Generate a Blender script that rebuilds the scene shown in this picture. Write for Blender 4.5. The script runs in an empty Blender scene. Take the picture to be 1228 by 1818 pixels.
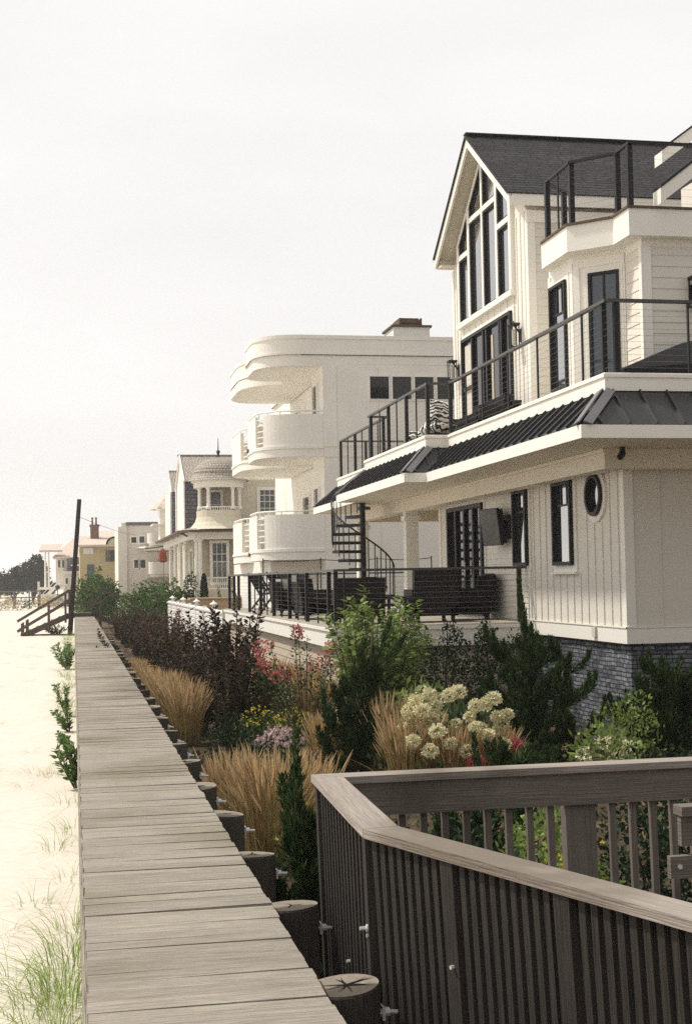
import bpy, math, random
from mathutils import Vector, Matrix
random.seed(7)
R = math.radians
scene = bpy.context.scene
COL = scene.collection
RND = random.Random(11)
def U(a, b): return RND.uniform(a, b)

# ------------------------------------------------------------------ mesh builder
class MB:
    def __init__(s): s.v = []; s.f = []; s.uv = []; s.mi = []
    def face(s, pts, uv=None, m=0):
        b = len(s.v); s.v.extend([tuple(p) for p in pts]); n = len(pts)
        s.f.append(tuple(range(b, b + n)))
        if uv is None:
            p0 = Vector(pts[0]); e = (Vector(pts[1]) - p0)
            if e.length < 1e-9: e = Vector((1, 0, 0))
            e.normalize(); nn = e.cross(Vector(pts[-1]) - p0)
            g = nn.cross(e); g = g.normalized() if g.length > 1e-9 else Vector((0, 0, 1))
            uv = [((Vector(p) - p0).dot(e), (Vector(p) - p0).dot(g)) for p in pts]
        s.uv.extend(uv); s.mi.append(m)
    def obox(s, o, ax, ay, az, m=0):
        o, ax, ay, az = Vector(o), Vector(ax), Vector(ay), Vector(az)
        if ax.cross(ay).dot(az) < 0: ax, ay = ay, ax
        L = [ax.length, ay.length, az.length]; k = L.index(max(L))
        off = U(0, 9)
        b = len(s.v)
        c = [(i, j, l) for l in (0, 1) for j in (0, 1) for i in (0, 1)]
        s.v.extend([tuple(o + ax * i + ay * j + az * l) for i, j, l in c])
        for q in ((0, 2, 3, 1), (4, 5, 7, 6), (0, 1, 5, 4), (2, 6, 7, 3), (0, 4, 6, 2), (1, 3, 7, 5)):
            s.f.append(tuple(b + t for t in q)); s.mi.append(m)
            vary = [a for a in range(3) if len({c[t][a] for t in q}) == 2]
            if k in vary: vary = [k] + [a for a in vary if a != k]
            s.uv.extend([(c[t][vary[0]] * L[vary[0]] + off, c[t][vary[1]] * L[vary[1]] + off) for t in q])
    def box(s, a, b, m=0):
        a = [min(x, y) for x, y in zip(a, b)] if True else a
        s.obox(a, (abs(b[0] - a[0]) or 1e-4, 0, 0), (0, abs(b[1] - a[1]) or 1e-4, 0), (0, 0, abs(b[2] - a[2]) or 1e-4), m)
    def bx(s, x0, x1, y0, y1, z0, z1, m=0):
        x0, x1 = sorted((x0, x1)); y0, y1 = sorted((y0, y1)); z0, z1 = sorted((z0, z1))
        s.obox((x0, y0, z0), (x1 - x0, 0, 0), (0, y1 - y0, 0), (0, 0, z1 - z0), m)
    def beam(s, p0, p1, w, h, up=(0, 0, 1), m=0):
        p0, p1 = Vector(p0), Vector(p1); d = p1 - p0
        sd = d.cross(Vector(up)); sd = sd.normalized() if sd.length > 1e-6 else Vector((1, 0, 0))
        u = sd.cross(d).normalized()
        s.obox(p0 - sd * w / 2 - u * h / 2, d, sd * w, u * h, m)
    def tube(s, pts, r, n=6, cap=True, m=0):
        pts = [Vector(p) for p in pts]; k = len(pts)
        rs = r if isinstance(r, (list, tuple)) else [r] * k
        b = len(s.v); L = 0.0; Ls = []
        for i, p in enumerate(pts):
            if i: L += (p - pts[i - 1]).length
            Ls.append(L)
            d = (pts[min(i + 1, k - 1)] - pts[max(i - 1, 0)]).normalized()
            a = d.cross(Vector((0, 0, 1)) if abs(d.z) < .9 else Vector((1, 0, 0))).normalized(); c = d.cross(a)
            for j in range(n):
                t = 2 * math.pi * j / n
                s.v.append(tuple(p + (a * math.cos(t) + c * math.sin(t)) * rs[i]))
        for i in range(k - 1):
            for j in range(n):
                j2 = (j + 1) % n
                s.f.append((b + i * n + j, b + i * n + j2, b + (i + 1) * n + j2, b + (i + 1) * n + j)); s.mi.append(m)
                w = 2 * math.pi * max(rs[i], .001) / n
                s.uv.extend([(Ls[i], j * w), (Ls[i], (j + 1) * w), (Ls[i + 1], (j + 1) * w), (Ls[i + 1], j * w)])
        if cap:
            for i, rev in ((0, True), (k - 1, False)):
                q = [b + i * n + j for j in range(n)]
                if rev: q.reverse()
                s.f.append(tuple(q)); s.mi.append(m)
                s.uv.extend([(math.cos(2 * math.pi * j / n) * rs[i], math.sin(2 * math.pi * j / n) * rs[i]) for j in range(n)])
    def prism(s, poly, z0, z1, m=0, top=True, bottom=True):
        n = len(poly); A = sum(poly[i][0] * poly[(i + 1) % n][1] - poly[(i + 1) % n][0] * poly[i][1] for i in range(n))
        if A < 0: poly = poly[::-1]
        if top: s.face([(x, y, z1) for x, y in poly], [(x, y) for x, y in poly], m)
        if bottom: s.face([(x, y, z0) for x, y in poly[::-1]], [(x, y) for x, y in poly[::-1]], m)
        L = 0
        for i in range(n):
            (x0, y0), (x1, y1) = poly[i], poly[(i + 1) % n]; d = math.hypot(x1 - x0, y1 - y0)
            s.face([(x0, y0, z0), (x1, y1, z0), (x1, y1, z1), (x0, y0, z1)], [(L, z0), (L + d, z0), (L + d, z1), (L, z1)], m); L += d
    def strip(s, path, z0, z1, t, m=0):
        """a wall of thickness t on the left-hand side (+) of an open plan path"""
        n = len(path); off = offset(path, t)
        for i in range(n - 1):
            a, b2, c, d = path[i], path[i + 1], off[i + 1], off[i]
            L = math.hypot(b2[0] - a[0], b2[1] - a[1])
            for z, fl in ((z0, 1), (z1, 0)):
                q = [(a[0], a[1], z), (b2[0], b2[1], z), (c[0], c[1], z), (d[0], d[1], z)]
                if fl == (t > 0): q.reverse()
                s.face(q, None, m)
            q1 = [(a[0], a[1], z0), (b2[0], b2[1], z0), (b2[0], b2[1], z1), (a[0], a[1], z1)]
            q2 = [(d[0], d[1], z0), (c[0], c[1], z0), (c[0], c[1], z1), (d[0], d[1], z1)]
            s.face(q1 if t > 0 else q1[::-1], None, m); s.face(q2[::-1] if t > 0 else q2, None, m)
        for (p, q) in ((path[0], off[0]), (path[-1], off[-1])):
            s.face([(p[0], p[1], z0), (q[0], q[1], z0), (q[0], q[1], z1), (p[0], p[1], z1)], None, m)
    def lathe(s, prof, c, n=16, m=0, a0=0, a1=2 * math.pi):
        b = len(s.v); full = abs(a1 - a0 - 2 * math.pi) < 1e-6; cnt = n if full else n + 1
        for r, z in prof:
            for j in range(cnt):
                t = a0 + (a1 - a0) * j / n
                s.v.append((c[0] + r * math.cos(t), c[1] + r * math.sin(t), c[2] + z))
        L = 0
        for i in range(len(prof) - 1):
            d = math.hypot(prof[i + 1][0] - prof[i][0], prof[i + 1][1] - prof[i][1])
            for j in range(n):
                j2 = (j + 1) % cnt
                s.f.append((b + i * cnt + j, b + i * cnt + j2, b + (i + 1) * cnt + j2, b + (i + 1) * cnt + j)); s.mi.append(m)
                w = 2 * math.pi * max(prof[i][0], .05) / n
                s.uv.extend([(j * w, L), (j * w + w, L), (j * w + w, L + d), (j * w, L + d)])
            L += d
    def ico(s, c, r, n=8, k=5, sq=1.0, jit=0.0, m=0):
        prof = []
        b = len(s.v)
        for i in range(k + 1):
            ph = math.pi * i / k
            for j in range(n):
                t = 2 * math.pi * j / n; rr = r * (1 + U(-jit, jit))
                s.v.append((c[0] + rr * math.sin(ph) * math.cos(t), c[1] + rr * math.sin(ph) * math.sin(t), c[2] - rr * math.cos(ph) * sq))
        for i in range(k):
            for j in range(n):
                j2 = (j + 1) % n
                s.f.append((b + i * n + j, b + i * n + j2, b + (i + 1) * n + j2, b + (i + 1) * n + j)); s.mi.append(m)
                s.uv.extend([(j * .1, i * .1), (j * .1 + .1, i * .1), (j * .1 + .1, i * .1 + .1), (j * .1, i * .1 + .1)])
    def leaf(s, p, d, nrm, L, W):
        sd = d.cross(nrm)
        l = sd.length
        if l < 1e-5: return
        sd = sd * (W / 2 / l); b = len(s.v); q = p + d * (L * .45)
        s.v.extend((tuple(p), tuple(q + sd), tuple(p + d * L), tuple(q - sd)))
        s.f.append((b, b + 1, b + 2, b + 3)); s.mi.append(0)
        s.uv.extend(((0, 0), (1, .5), (0, 1), (-1, .5)))
    def blade(s, pts, ws, side):
        b = len(s.v)
        for p, w in zip(pts, ws):
            s.v.append(tuple(p - side * w / 2)); s.v.append(tuple(p + side * w / 2))
        for i in range(len(pts) - 1):
            a = b + 2 * i; s.f.append((a, a + 1, a + 3, a + 2)); s.mi.append(0); s.uv.extend(((0, i), (1, i), (1, i + 1), (0, i + 1)))

def offset(path, t):
    n = len(path); out = []
    closed = False
    for i in range(n):
        def nr(a, b):
            d = Vector((b[0] - a[0], b[1] - a[1])); d.normalize(); return Vector((-d.y, d.x))
        ns = []
        if i > 0: ns.append(nr(path[i - 1], path[i]))
        if i < n - 1: ns.append(nr(path[i], path[i + 1]))
        if len(ns) == 1: o = ns[0] * t
        else:
            m = (ns[0] + ns[1]); m = m.normalized() if m.length > 1e-6 else ns[0]
            o = m * (t / max(.35, m.dot(ns[0])))
        out.append((path[i][0] + o.x, path[i][1] + o.y))
    return out

ORG = {}
def clean(mb, o): return [(x - o[0], y - o[1], z - o[2]) for x, y, z in mb.v] if o != (0, 0, 0) else mb.v
def obj(name, mb, mats, parent=None, label=None, smooth=False, origin=None):
    """ONE mesh object; vertices given in the world, stored relative to the parent's thing"""
    org = origin if origin else (ORG.get(parent.name, (0, 0, 0)) if parent else (0, 0, 0))
    me = bpy.data.meshes.new(name); me.from_pydata(clean(mb, org), [], mb.f)
    uvl = me.uv_layers.new(name='UVMap'); flat = [c for p in mb.uv for c in p]
    if len(flat) == 2 * len(me.loops): uvl.data.foreach_set('uv', flat)
    if not isinstance(mats, (list, tuple)): mats = [mats]
    for m in mats: me.materials.append(m)
    if len(mats) > 1: me.polygons.foreach_set('material_index', mb.mi)
    if smooth: me.polygons.foreach_set('use_smooth', [True] * len(me.polygons))
    me.update()
    o = bpy.data.objects.new(name, me); COL.objects.link(o)
    if parent: o.parent = parent; ORG[o.name] = org
    else: o.location = org; ORG[o.name] = org
    if label: o['label'] = label
    return o
def tag(o, label, cat, group=None, kind=None):
    if label: o['label'] = label
    if cat: o['category'] = cat
    if group: o['group'] = group
    if kind: o['kind'] = kind
    return o
def thing(name, label, cat, loc=(0, 0, 0), group=None):
    o = bpy.data.objects.new(name, None); COL.objects.link(o); o.location = loc; o.empty_display_size = .2
    ORG[o.name] = tuple(loc); return tag(o, label, cat, group)
def solo(name, mb, mats, label, cat, loc=(0, 0, 0), group=None, smooth=False):
    return tag(obj(name, mb, mats, None, None, smooth, tuple(loc)), label, cat, group)
def struct(name, mb, mats, smooth=False):
    return tag(obj(name, mb, mats, None, None, smooth), None, None, None, 'structure')
def kids(o): return [c for c in bpy.data.objects if c.parent == o]
KID = {}
def dup(root, loc, rz=0, sc=1.0, label=None, group=None):
    ks = KID.get(root.name)
    if ks is None: ks = KID[root.name] = [(c, kids(c)) for c in kids(root)]
    r = root.copy(); COL.objects.link(r); r.location = loc; r.rotation_euler = (0, 0, rz)
    r.scale = (sc, sc, sc) if not isinstance(sc, tuple) else sc
    if label: r['label'] = label
    if group: r['group'] = group
    for c, gs in ks:
        n = c.copy(); COL.objects.link(n); n.parent = r
        for g in gs:
            h = g.copy(); COL.objects.link(h); h.parent = n
    return r
def place(root, used, loc, rz, sc, label, group):
    """the first time the prototype itself moves, later copies"""
    if root.name not in used:
        used.add(root.name)
        if root.name not in KID: KID[root.name] = [(c, kids(c)) for c in kids(root)]
        root.location = loc; root.rotation_euler = (0, 0, rz); root.scale = (sc, sc, sc) if not isinstance(sc, tuple) else sc
        root['label'] = label; root['group'] = group; return root
    return dup(root, loc, rz, sc, label, group)
ORD = ['nearest', 'second', 'third', 'fourth', 'fifth', 'sixth', 'seventh', 'eighth', 'ninth', 'tenth', 'eleventh', 'twelfth', 'thirteenth', 'fourteenth', 'fifteenth', 'sixteenth', 'seventeenth', 'eighteenth', 'nineteenth', 'twentieth']

# ------------------------------------------------------------------ materials
def nt(m):
    m.use_nodes = True; n = m.node_tree; n.nodes.clear(); return n, n.nodes, n.links
def mat(name, col, rough=.6, spec=.3, var=.08, ns=4, isl=0.0, bump=0, bs=60, stretch=(1, 1, 1), coord='Object', metal=0, ior=None, trans=0, sat=0, stain=None, ns2=.6):
    m = bpy.data.materials.new(name); t, N, L = nt(m)
    out = N.new('ShaderNodeOutputMaterial'); p = N.new('ShaderNodeBsdfPrincipled')
    p.inputs['Roughness'].default_value = rough; p.inputs['Specular IOR Level'].default_value = spec; p.inputs['Metallic'].default_value = metal
    if ior: p.inputs['IOR'].default_value = ior; p.inputs['Specular IOR Level'].default_value = .5
    tc = N.new('ShaderNodeTexCoord'); mp = N.new('ShaderNodeMapping'); mp.inputs['Scale'].default_value = stretch
    L.new(tc.outputs[coord], mp.inputs['Vector'])
    vec = mp.outputs['Vector']
    geo = None
    if isl:
        geo = N.new('ShaderNodeNewGeometry')
        if coord == 'UV':
            ad = N.new('ShaderNodeVectorMath'); ad.operation = 'ADD'; sc = N.new('ShaderNodeVectorMath'); sc.operation = 'SCALE'
            sc.inputs[0].default_value = (17.3, 41.7, 9.1); L.new(geo.outputs['Random Per Island'], sc.inputs['Scale'])
            L.new(vec, ad.inputs[0]); L.new(sc.outputs[0], ad.inputs[1]); vec = ad.outputs[0]
    no = N.new('ShaderNodeTexNoise'); no.inputs['Scale'].default_value = ns; no.inputs['Detail'].default_value = 7; no.inputs['Roughness'].default_value = .65
    L.new(vec, no.inputs['Vector'])
    mr = N.new('ShaderNodeMapRange'); mr.inputs['From Min'].default_value = .25; mr.inputs['From Max'].default_value = .75
    mr.inputs['To Min'].default_value = 1 - var; mr.inputs['To Max'].default_value = 1 + var
    L.new(no.outputs['Fac'], mr.inputs['Value'])
    val = mr.outputs['Result']
    hs = N.new('ShaderNodeHueSaturation'); hs.inputs['Color'].default_value = (*col, 1)
    if isl:
        m2 = N.new('ShaderNodeMapRange'); m2.inputs['To Min'].default_value = 1 - isl; m2.inputs['To Max'].default_value = 1 + isl
        L.new(geo.outputs['Random Per Island'], m2.inputs['Value'])
        mu = N.new('ShaderNodeMath'); mu.operation = 'MULTIPLY'; L.new(val, mu.inputs[0]); L.new(m2.outputs['Result'], mu.inputs[1]); val = mu.outputs[0]
        if sat:
            m3 = N.new('ShaderNodeMapRange'); m3.inputs['To Min'].default_value = .5 - sat; m3.inputs['To Max'].default_value = .5 + sat
            wn = N.new('ShaderNodeTexWhiteNoise'); wn.noise_dimensions = '1D'; L.new(geo.outputs['Random Per Island'], wn.inputs['W'])
            L.new(wn.outputs['Value'], m3.inputs['Value']); L.new(m3.outputs['Result'], hs.inputs['Hue'])
    L.new(val, hs.inputs['Value']); colr = hs.outputs['Color']
    if stain:
        sc_, amt, thr = stain[1], stain[2], (stain[3] if len(stain) > 3 else .52)
        n2 = N.new('ShaderNodeTexNoise'); n2.inputs['Scale'].default_value = sc_; n2.inputs['Detail'].default_value = 8; L.new(vec if coord != 'UV' else tc.outputs['Object'], n2.inputs['Vector'])
        r2 = N.new('ShaderNodeMapRange'); r2.inputs['From Min'].default_value = thr; r2.inputs['From Max'].default_value = thr + .2; r2.inputs['To Max'].default_value = amt
        L.new(n2.outputs['Fac'], r2.inputs['Value'])
        mx = N.new('ShaderNodeMix'); mx.data_type = 'RGBA'; mx.inputs['B'].default_value = (*stain[0], 1)
        L.new(r2.outputs['Result'], mx.inputs['Factor']); L.new(colr, mx.inputs['A']); colr = mx.outputs['Result']
    L.new(colr, p.inputs['Base Color'])
    if bump:
        nb = N.new('ShaderNodeTexNoise'); nb.inputs['Scale'].default_value = bs; nb.inputs['Detail'].default_value = 5; L.new(vec, nb.inputs['Vector'])
        b = N.new('ShaderNodeBump'); b.inputs['Strength'].default_value = bump; b.inputs['Distance'].default_value = .02
        L.new(nb.outputs['Fac'], b.inputs['Height']); L.new(b.outputs['Normal'], p.inputs['Normal'])
    if trans:
        tr = N.new('ShaderNodeBsdfTranslucent'); L.new(colr, tr.inputs['Color']); mx = N.new('ShaderNodeMixShader'); mx.inputs['Fac'].default_value = trans
        L.new(p.outputs[0], mx.inputs[1]); L.new(tr.outputs[0], mx.inputs[2]); L.new(mx.outputs[0], out.inputs['Surface'])
    else: L.new(p.outputs[0], out.inputs['Surface'])
    return m
def brick_mat(name, c1, c2, mortar, bw, bh, ms, rough=.85, bump=.6, var=.35, ns=9, wob=.02):
    m = bpy.data.materials.new(name); t, N, L = nt(m)
    out = N.new('ShaderNodeOutputMaterial'); p = N.new('ShaderNodeBsdfPrincipled'); p.inputs['Roughness'].default_value = rough; p.inputs['Specular IOR Level'].default_value = .25
    tc = N.new('ShaderNodeTexCoord')
    wn = N.new('ShaderNodeTexNoise'); wn.inputs['Scale'].default_value = 4; L.new(tc.outputs['UV'], wn.inputs['Vector'])
    sc = N.new('ShaderNodeVectorMath'); sc.operation = 'SCALE'; sc.inputs['Scale'].default_value = wob; L.new(wn.outputs['Color'], sc.inputs[0])
    ad = N.new('ShaderNodeVectorMath'); ad.operation = 'ADD'; L.new(tc.outputs['UV'], ad.inputs[0]); L.new(sc.outputs[0], ad.inputs[1])
    b = N.new('ShaderNodeTexBrick'); b.inputs['Color1'].default_value = (*c1, 1); b.inputs['Color2'].default_value = (*c2, 1); b.inputs['Mortar'].default_value = (*mortar, 1)
    b.inputs['Scale'].default_value = 1; b.inputs['Mortar Size'].default_value = ms; b.inputs['Mortar Smooth'].default_value = .3; b.inputs['Brick Width'].default_value = bw; b.inputs['Row Height'].default_value = bh
    b.inputs['Bias'].default_value = 0; b.offset = .37; b.squash = .8; b.squash_frequency = 3
    L.new(ad.outputs[0], b.inputs['Vector'])
    no = N.new('ShaderNodeTexNoise'); no.inputs['Scale'].default_value = ns; no.inputs['Detail'].default_value = 8; L.new(tc.outputs['UV'], no.inputs['Vector'])
    mr = N.new('ShaderNodeMapRange'); mr.inputs['From Min'].default_value = .25; mr.inputs['From Max'].default_value = .75; mr.inputs['To Min'].default_value = 1 - var; mr.inputs['To Max'].default_value = 1 + var; L.new(no.outputs['Fac'], mr.inputs['Value'])
    hs = N.new('ShaderNodeHueSaturation'); L.new(b.outputs['Color'], hs.inputs['Color']); L.new(mr.outputs[0], hs.inputs['Value'])
    L.new(hs.outputs[0], p.inputs['Base Color'])
    mm = N.new('ShaderNodeMath'); mm.operation = 'MULTIPLY_ADD'; mm.inputs[1].default_value = -1.0; L.new(b.outputs['Fac'], mm.inputs[0]); L.new(no.outputs['Fac'], mm.inputs[2])
    bp = N.new('ShaderNodeBump'); bp.inputs['Strength'].default_value = bump; bp.inputs['Distance'].default_value = .02; L.new(mm.outputs[0], bp.inputs['Height']); L.new(bp.outputs[0], p.inputs['Normal'])
    L.new(p.outputs[0], out.inputs['Surface']); return m

M = {}
M['white'] = mat('white_paint', (.74, .70, .625), .55, .3, .035, 1.2, stain=((.58, .53, .44), .5, .3), bump=.03, bs=40)
M['gablew'] = mat('gable_white_paint', (.80, .765, .69), .55, .3, .035, 1.2, bump=.03, bs=40)
M['trim'] = mat('white_trim_paint', (.86, .83, .76), .5, .3, .03, 2)
M['cream'] = mat('cream_bounce_paint', (.76, .70, .585), .6, .25, .03, 1.5)  # white paint with the sand's warm bounced light put into the tint
M['stucco'] = mat('white_stucco', (.86, .83, .765), .8, .2, .04, 1.0, bump=.12, bs=25, stain=((.62, .57, .47), .35, .35))
M['yellow'] = mat('yellow_stucco', (.50, .42, .235), .8, .2, .1, 1.4, bump=.1, bs=20, stain=((.40, .33, .18), .5, .4))
M['sidingy'] = mat('pale_yellow_shingle', (.66, .615, .50), .75, .2, .06, 3)
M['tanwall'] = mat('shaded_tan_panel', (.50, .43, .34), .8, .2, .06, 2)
M['greywall'] = mat('pale_grey_stucco', (.74, .70, .63), .8, .2, .05, 1.2, bump=.1, bs=20)
M['black'] = mat('black_metal', (.013, .0125, .012), .5, .3, .2, 6)
M['dkmetal'] = mat('weathered_rail_metal', (.05, .048, .045), .4, .5, .2, 8)
M['railtop'] = mat('worn_rail_cap', (.06, .057, .053), .45, .5, .2, 8)
M['cable'] = mat('steel_cable', (.16, .155, .145), .4, .5, .1, 6)
M['roofmetal'] = mat('standing_seam_metal', (.026, .026, .028), .36, .5, .15, 2, metal=.0)
M['seamcap'] = mat('grey_ridge_metal', (.17, .165, .17), .4, .5, .1, 3, metal=.3)
M['shingle'] = brick_mat('asphalt_shingles', (.035, .035, .039), (.062, .06, .062), (.012, .012, .013), .32, .145, .012, .9, .7, .4, 14)
M['cedar'] = brick_mat('cedar_shingles', (.40, .36, .315), (.52, .47, .41), (.17, .145, .12), .18, .16, .016, .85, .7, .2, 10)
M['slate'] = brick_mat('blue_slate_siding', (.145, .145, .175), (.20, .195, .22), (.06, .06, .075), .3, .2, .02, .8, .6, .2, 10)
M['stone'] = brick_mat('stacked_stone', (.055, .062, .078), (.21, .22, .245), (.03, .033, .04), .24, .068, .010, .85, 1.0, .75, 13, wob=.05)
M['pinkroof'] = brick_mat('pale_pink_roof', (.62, .50, .43), (.70, .60, .52), (.45, .36, .3), .4, .25, .01, .85, .3, .1, 3)
M['brick'] = brick_mat('red_brown_brick', (.17, .085, .06), (.23, .12, .085), (.2, .16, .13), .22, .08, .012, .9, .5, .2, 8)
M['glass'] = mat('window_glass', (.03, .034, .037), .04, .5, .1, .7, ior=6)
M['glassd'] = mat('dark_door_glass', (.012, .012, .013), .05, .5, .1, .7, ior=1.55)
M['glassb'] = mat('blue_grey_glass', (.05, .065, .085), .08, .5, .1, .7, ior=1.7)
M['lampglass'] = mat('lantern_glass', (.5, .48, .42), .1, .5, .1, 3)
M['plank'] = mat('weathered_planks', (.35, .315, .265), .85, .15, .5, 2.6, isl=.10, bump=.8, bs=3.0, stretch=(1.3, 46, 1), coord='UV', stain=((.20, .175, .115), .6, .8, .5))
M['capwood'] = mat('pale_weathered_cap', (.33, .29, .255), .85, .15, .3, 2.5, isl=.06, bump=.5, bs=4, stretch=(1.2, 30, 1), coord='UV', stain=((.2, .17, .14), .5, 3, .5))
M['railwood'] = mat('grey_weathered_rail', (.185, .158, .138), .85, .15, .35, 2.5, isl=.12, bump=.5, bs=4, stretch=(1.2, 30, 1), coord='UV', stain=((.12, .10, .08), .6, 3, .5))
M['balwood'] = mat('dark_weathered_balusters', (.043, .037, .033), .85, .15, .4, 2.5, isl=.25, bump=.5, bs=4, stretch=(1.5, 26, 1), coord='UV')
M['pile'] = mat('dark_pile_wood', (.075, .065, .055), .9, .1, .5, 2, bump=.8, bs=4, stretch=(2, 26, 1), coord='UV')
M['piletop'] = mat('pile_end_grain', (.27, .235, .19), .9, .1, .3, 9, bump=.5, bs=30, stain=((.10, .085, .07), .7, 7, .5))
M['crack'] = mat('pile_cracks', (.012, .01, .009), .9, .05)
M['stairwood'] = mat('brown_stair_wood', (.10, .078, .066), .85, .15, .3, 2, isl=.15, stretch=(1, 12, 1), coord='UV')
M['bolt'] = mat('galvanized_bolt', (.72, .72, .70), .4, .5, .15, 20, metal=.3)
M['polewood'] = mat('creosote_pole', (.03, .023, .02), .9, .1, .3, 3, stretch=(1, 8, 1), coord='UV')
M['vinyl'] = mat('white_vinyl', (.84, .82, .78), .4, .4, .02, 2)
M['deckfl'] = mat('deck_floor_boards', (.40, .36, .30), .8, .2, .2, 2, isl=.1, stretch=(1, 12, 1), coord='UV')
M['wicker'] = mat('black_wicker', (.018, .017, .016), .7, .25, .5, 60, bump=.8, bs=90)
M['fabric'] = mat('black_fabric', (.02, .02, .021), .9, .1, .2, 12)
M['cushion'] = mat('pale_cushion', (.62, .58, .52), .9, .1, .1, 10)
M['redcloth'] = mat('rust_red_cloth', (.28, .075, .04), .85, .15, .2, 6)
M['tanbox'] = mat('tan_planter', (.42, .31, .2), .8, .2, .12, 4)
M['brownedge'] = mat('brown_deck_edge', (.12, .08, .06), .7, .2, .2, 5)
M['soil'] = mat('garden_mulch', (.075, .055, .038), .95, .05, .5, 6, bump=1, bs=30, stain=((.16, .12, .07), .6, 2.2, .5))
M['bark'] = mat('brown_bark', (.10, .07, .05), .9, .1, .4, 8, stretch=(2, 10, 1), coord='UV')
M['stem'] = mat('green_brown_stem', (.09, .075, .04), .8, .15, .3, 8)
def leafmat(name, c, isl=.4, hue=.015, tr=.25, rough=.6, spec=.15): return mat(name, c, rough, spec, .1, 3, isl=isl, sat=hue, trans=tr)
M['purple'] = leafmat('burgundy_leaves', (.056, .038, .025), .7, .06, .18, .6, .10)
M['redbrown'] = leafmat('red_brown_leaves', (.13, .048, .035), .5, .02, .2)
M['juniper'] = leafmat('juniper_needles', (.044, .074, .025), .7, .02, .15, .7, .04)
M['brightleaf'] = leafmat('bright_green_leaves', (.20, .27, .075), .45, .02, .35)
M['darkleaf'] = leafmat('dark_green_leaves', (.026, .044, .021), .6, .02, .15, .6, .08)
M['midleaf'] = leafmat('mid_green_leaves', (.07, .11, .04), .5, .025, .25)
M['hedge'] = leafmat('hedge_leaves', (.085, .15, .045), .45, .02, .25)
M['pine'] = leafmat('far_pine_needles', (.035, .048, .036), .4, .02, .1, .7, .1)
M['straw'] = leafmat('straw_plumes', (.62, .47, .28), .45, .012, .3, .8, .1)
M['strawbase'] = leafmat('straw_culms', (.40, .30, .135), .55, .035, .25, .8, .1)
M['beachgrass'] = leafmat('beach_grass_blades', (.27, .37, .10), .35, .02, .3, .7, .2)
M['drygrass'] = leafmat('dry_beach_grass', (.45, .37, .22), .35, .02, .3, .8, .1)
M['weed'] = leafmat('dark_weed_leaves', (.15, .24, .08), .4, .02, .25)
M['lawn'] = leafmat('lawn_blades', (.13, .20, .055), .3, .015, .3)
M['pinkfl'] = leafmat('pink_petals', (.58, .19, .18), .3, .012, .3)
M['yellowfl'] = leafmat('yellow_petals', (.75, .62, .07), .25, .012, .3)
M['creamfl'] = leafmat('cream_petals', (.76, .72, .49), .25, .02, .3)
M['redfl'] = leafmat('rose_red_petals', (.50, .13, .14), .3, .012, .3)
M['palepink'] = leafmat('pale_pink_petals', (.62, .48, .46), .3, .01, .25)
def zebra():
    m = bpy.data.materials.new('zebra_fabric'); t, N, L = nt(m)
    out = N.new('ShaderNodeOutputMaterial'); p = N.new('ShaderNodeBsdfPrincipled'); p.inputs['Roughness'].default_value = .9
    tc = N.new('ShaderNodeTexCoord'); w = N.new('ShaderNodeTexWave'); w.inputs['Scale'].default_value = 4.5; w.inputs['Distortion'].default_value = 7; w.inputs['Detail'].default_value = 1; w.inputs['Detail Scale'].default_value = 1.8; w.bands_direction = 'Z'
    L.new(tc.outputs['Object'], w.inputs['Vector']); r = N.new('ShaderNodeValToRGB'); r.color_ramp.interpolation = 'CONSTANT'
    r.color_ramp.elements[0].color = (.02, .02, .02, 1); r.color_ramp.elements[1].position = .5; r.color_ramp.elements[1].color = (.8, .78, .72, 1)
    L.new(w.outputs['Color'], r.inputs[0]); L.new(r.outputs[0], p.inputs['Base Color']); L.new(p.outputs[0], out.inputs['Surface']); return m
M['zebra'] = zebra()
def sandmat():
    m = mat('pale_beach_sand', (.70, .64, .565), .95, .05, .07, 6, bump=.8, bs=5)
    return m
M['sand'] = sandmat()

# ------------------------------------------------------------------ world, sun, camera
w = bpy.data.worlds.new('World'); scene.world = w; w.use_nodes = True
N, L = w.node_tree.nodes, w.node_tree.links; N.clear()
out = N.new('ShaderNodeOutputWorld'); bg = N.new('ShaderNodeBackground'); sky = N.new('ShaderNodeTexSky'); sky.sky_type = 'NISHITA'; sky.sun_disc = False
SUN = Vector((-.58, .34, .86)).normalized()
sky.sun_elevation = math.asin(SUN.z); sky.sun_rotation = math.atan2(SUN.x, SUN.y); sky.air_density = 1.2; sky.dust_density = 6; sky.ozone_density = 1
L.new(sky.outputs[0], bg.inputs['Color']); bg.inputs['Strength'].default_value = .06
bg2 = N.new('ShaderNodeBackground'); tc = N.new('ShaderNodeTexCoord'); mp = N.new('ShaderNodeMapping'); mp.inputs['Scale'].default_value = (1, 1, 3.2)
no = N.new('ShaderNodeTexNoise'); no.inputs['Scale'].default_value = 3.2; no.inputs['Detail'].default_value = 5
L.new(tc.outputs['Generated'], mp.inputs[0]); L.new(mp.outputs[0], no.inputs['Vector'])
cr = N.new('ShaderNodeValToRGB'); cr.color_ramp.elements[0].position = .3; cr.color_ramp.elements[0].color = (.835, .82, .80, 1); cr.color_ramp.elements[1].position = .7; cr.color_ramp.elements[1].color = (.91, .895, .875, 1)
L.new(no.outputs['Fac'], cr.inputs[0]); L.new(cr.outputs[0], bg2.inputs['Color']); bg2.inputs['Strength'].default_value = 1.0
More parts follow.
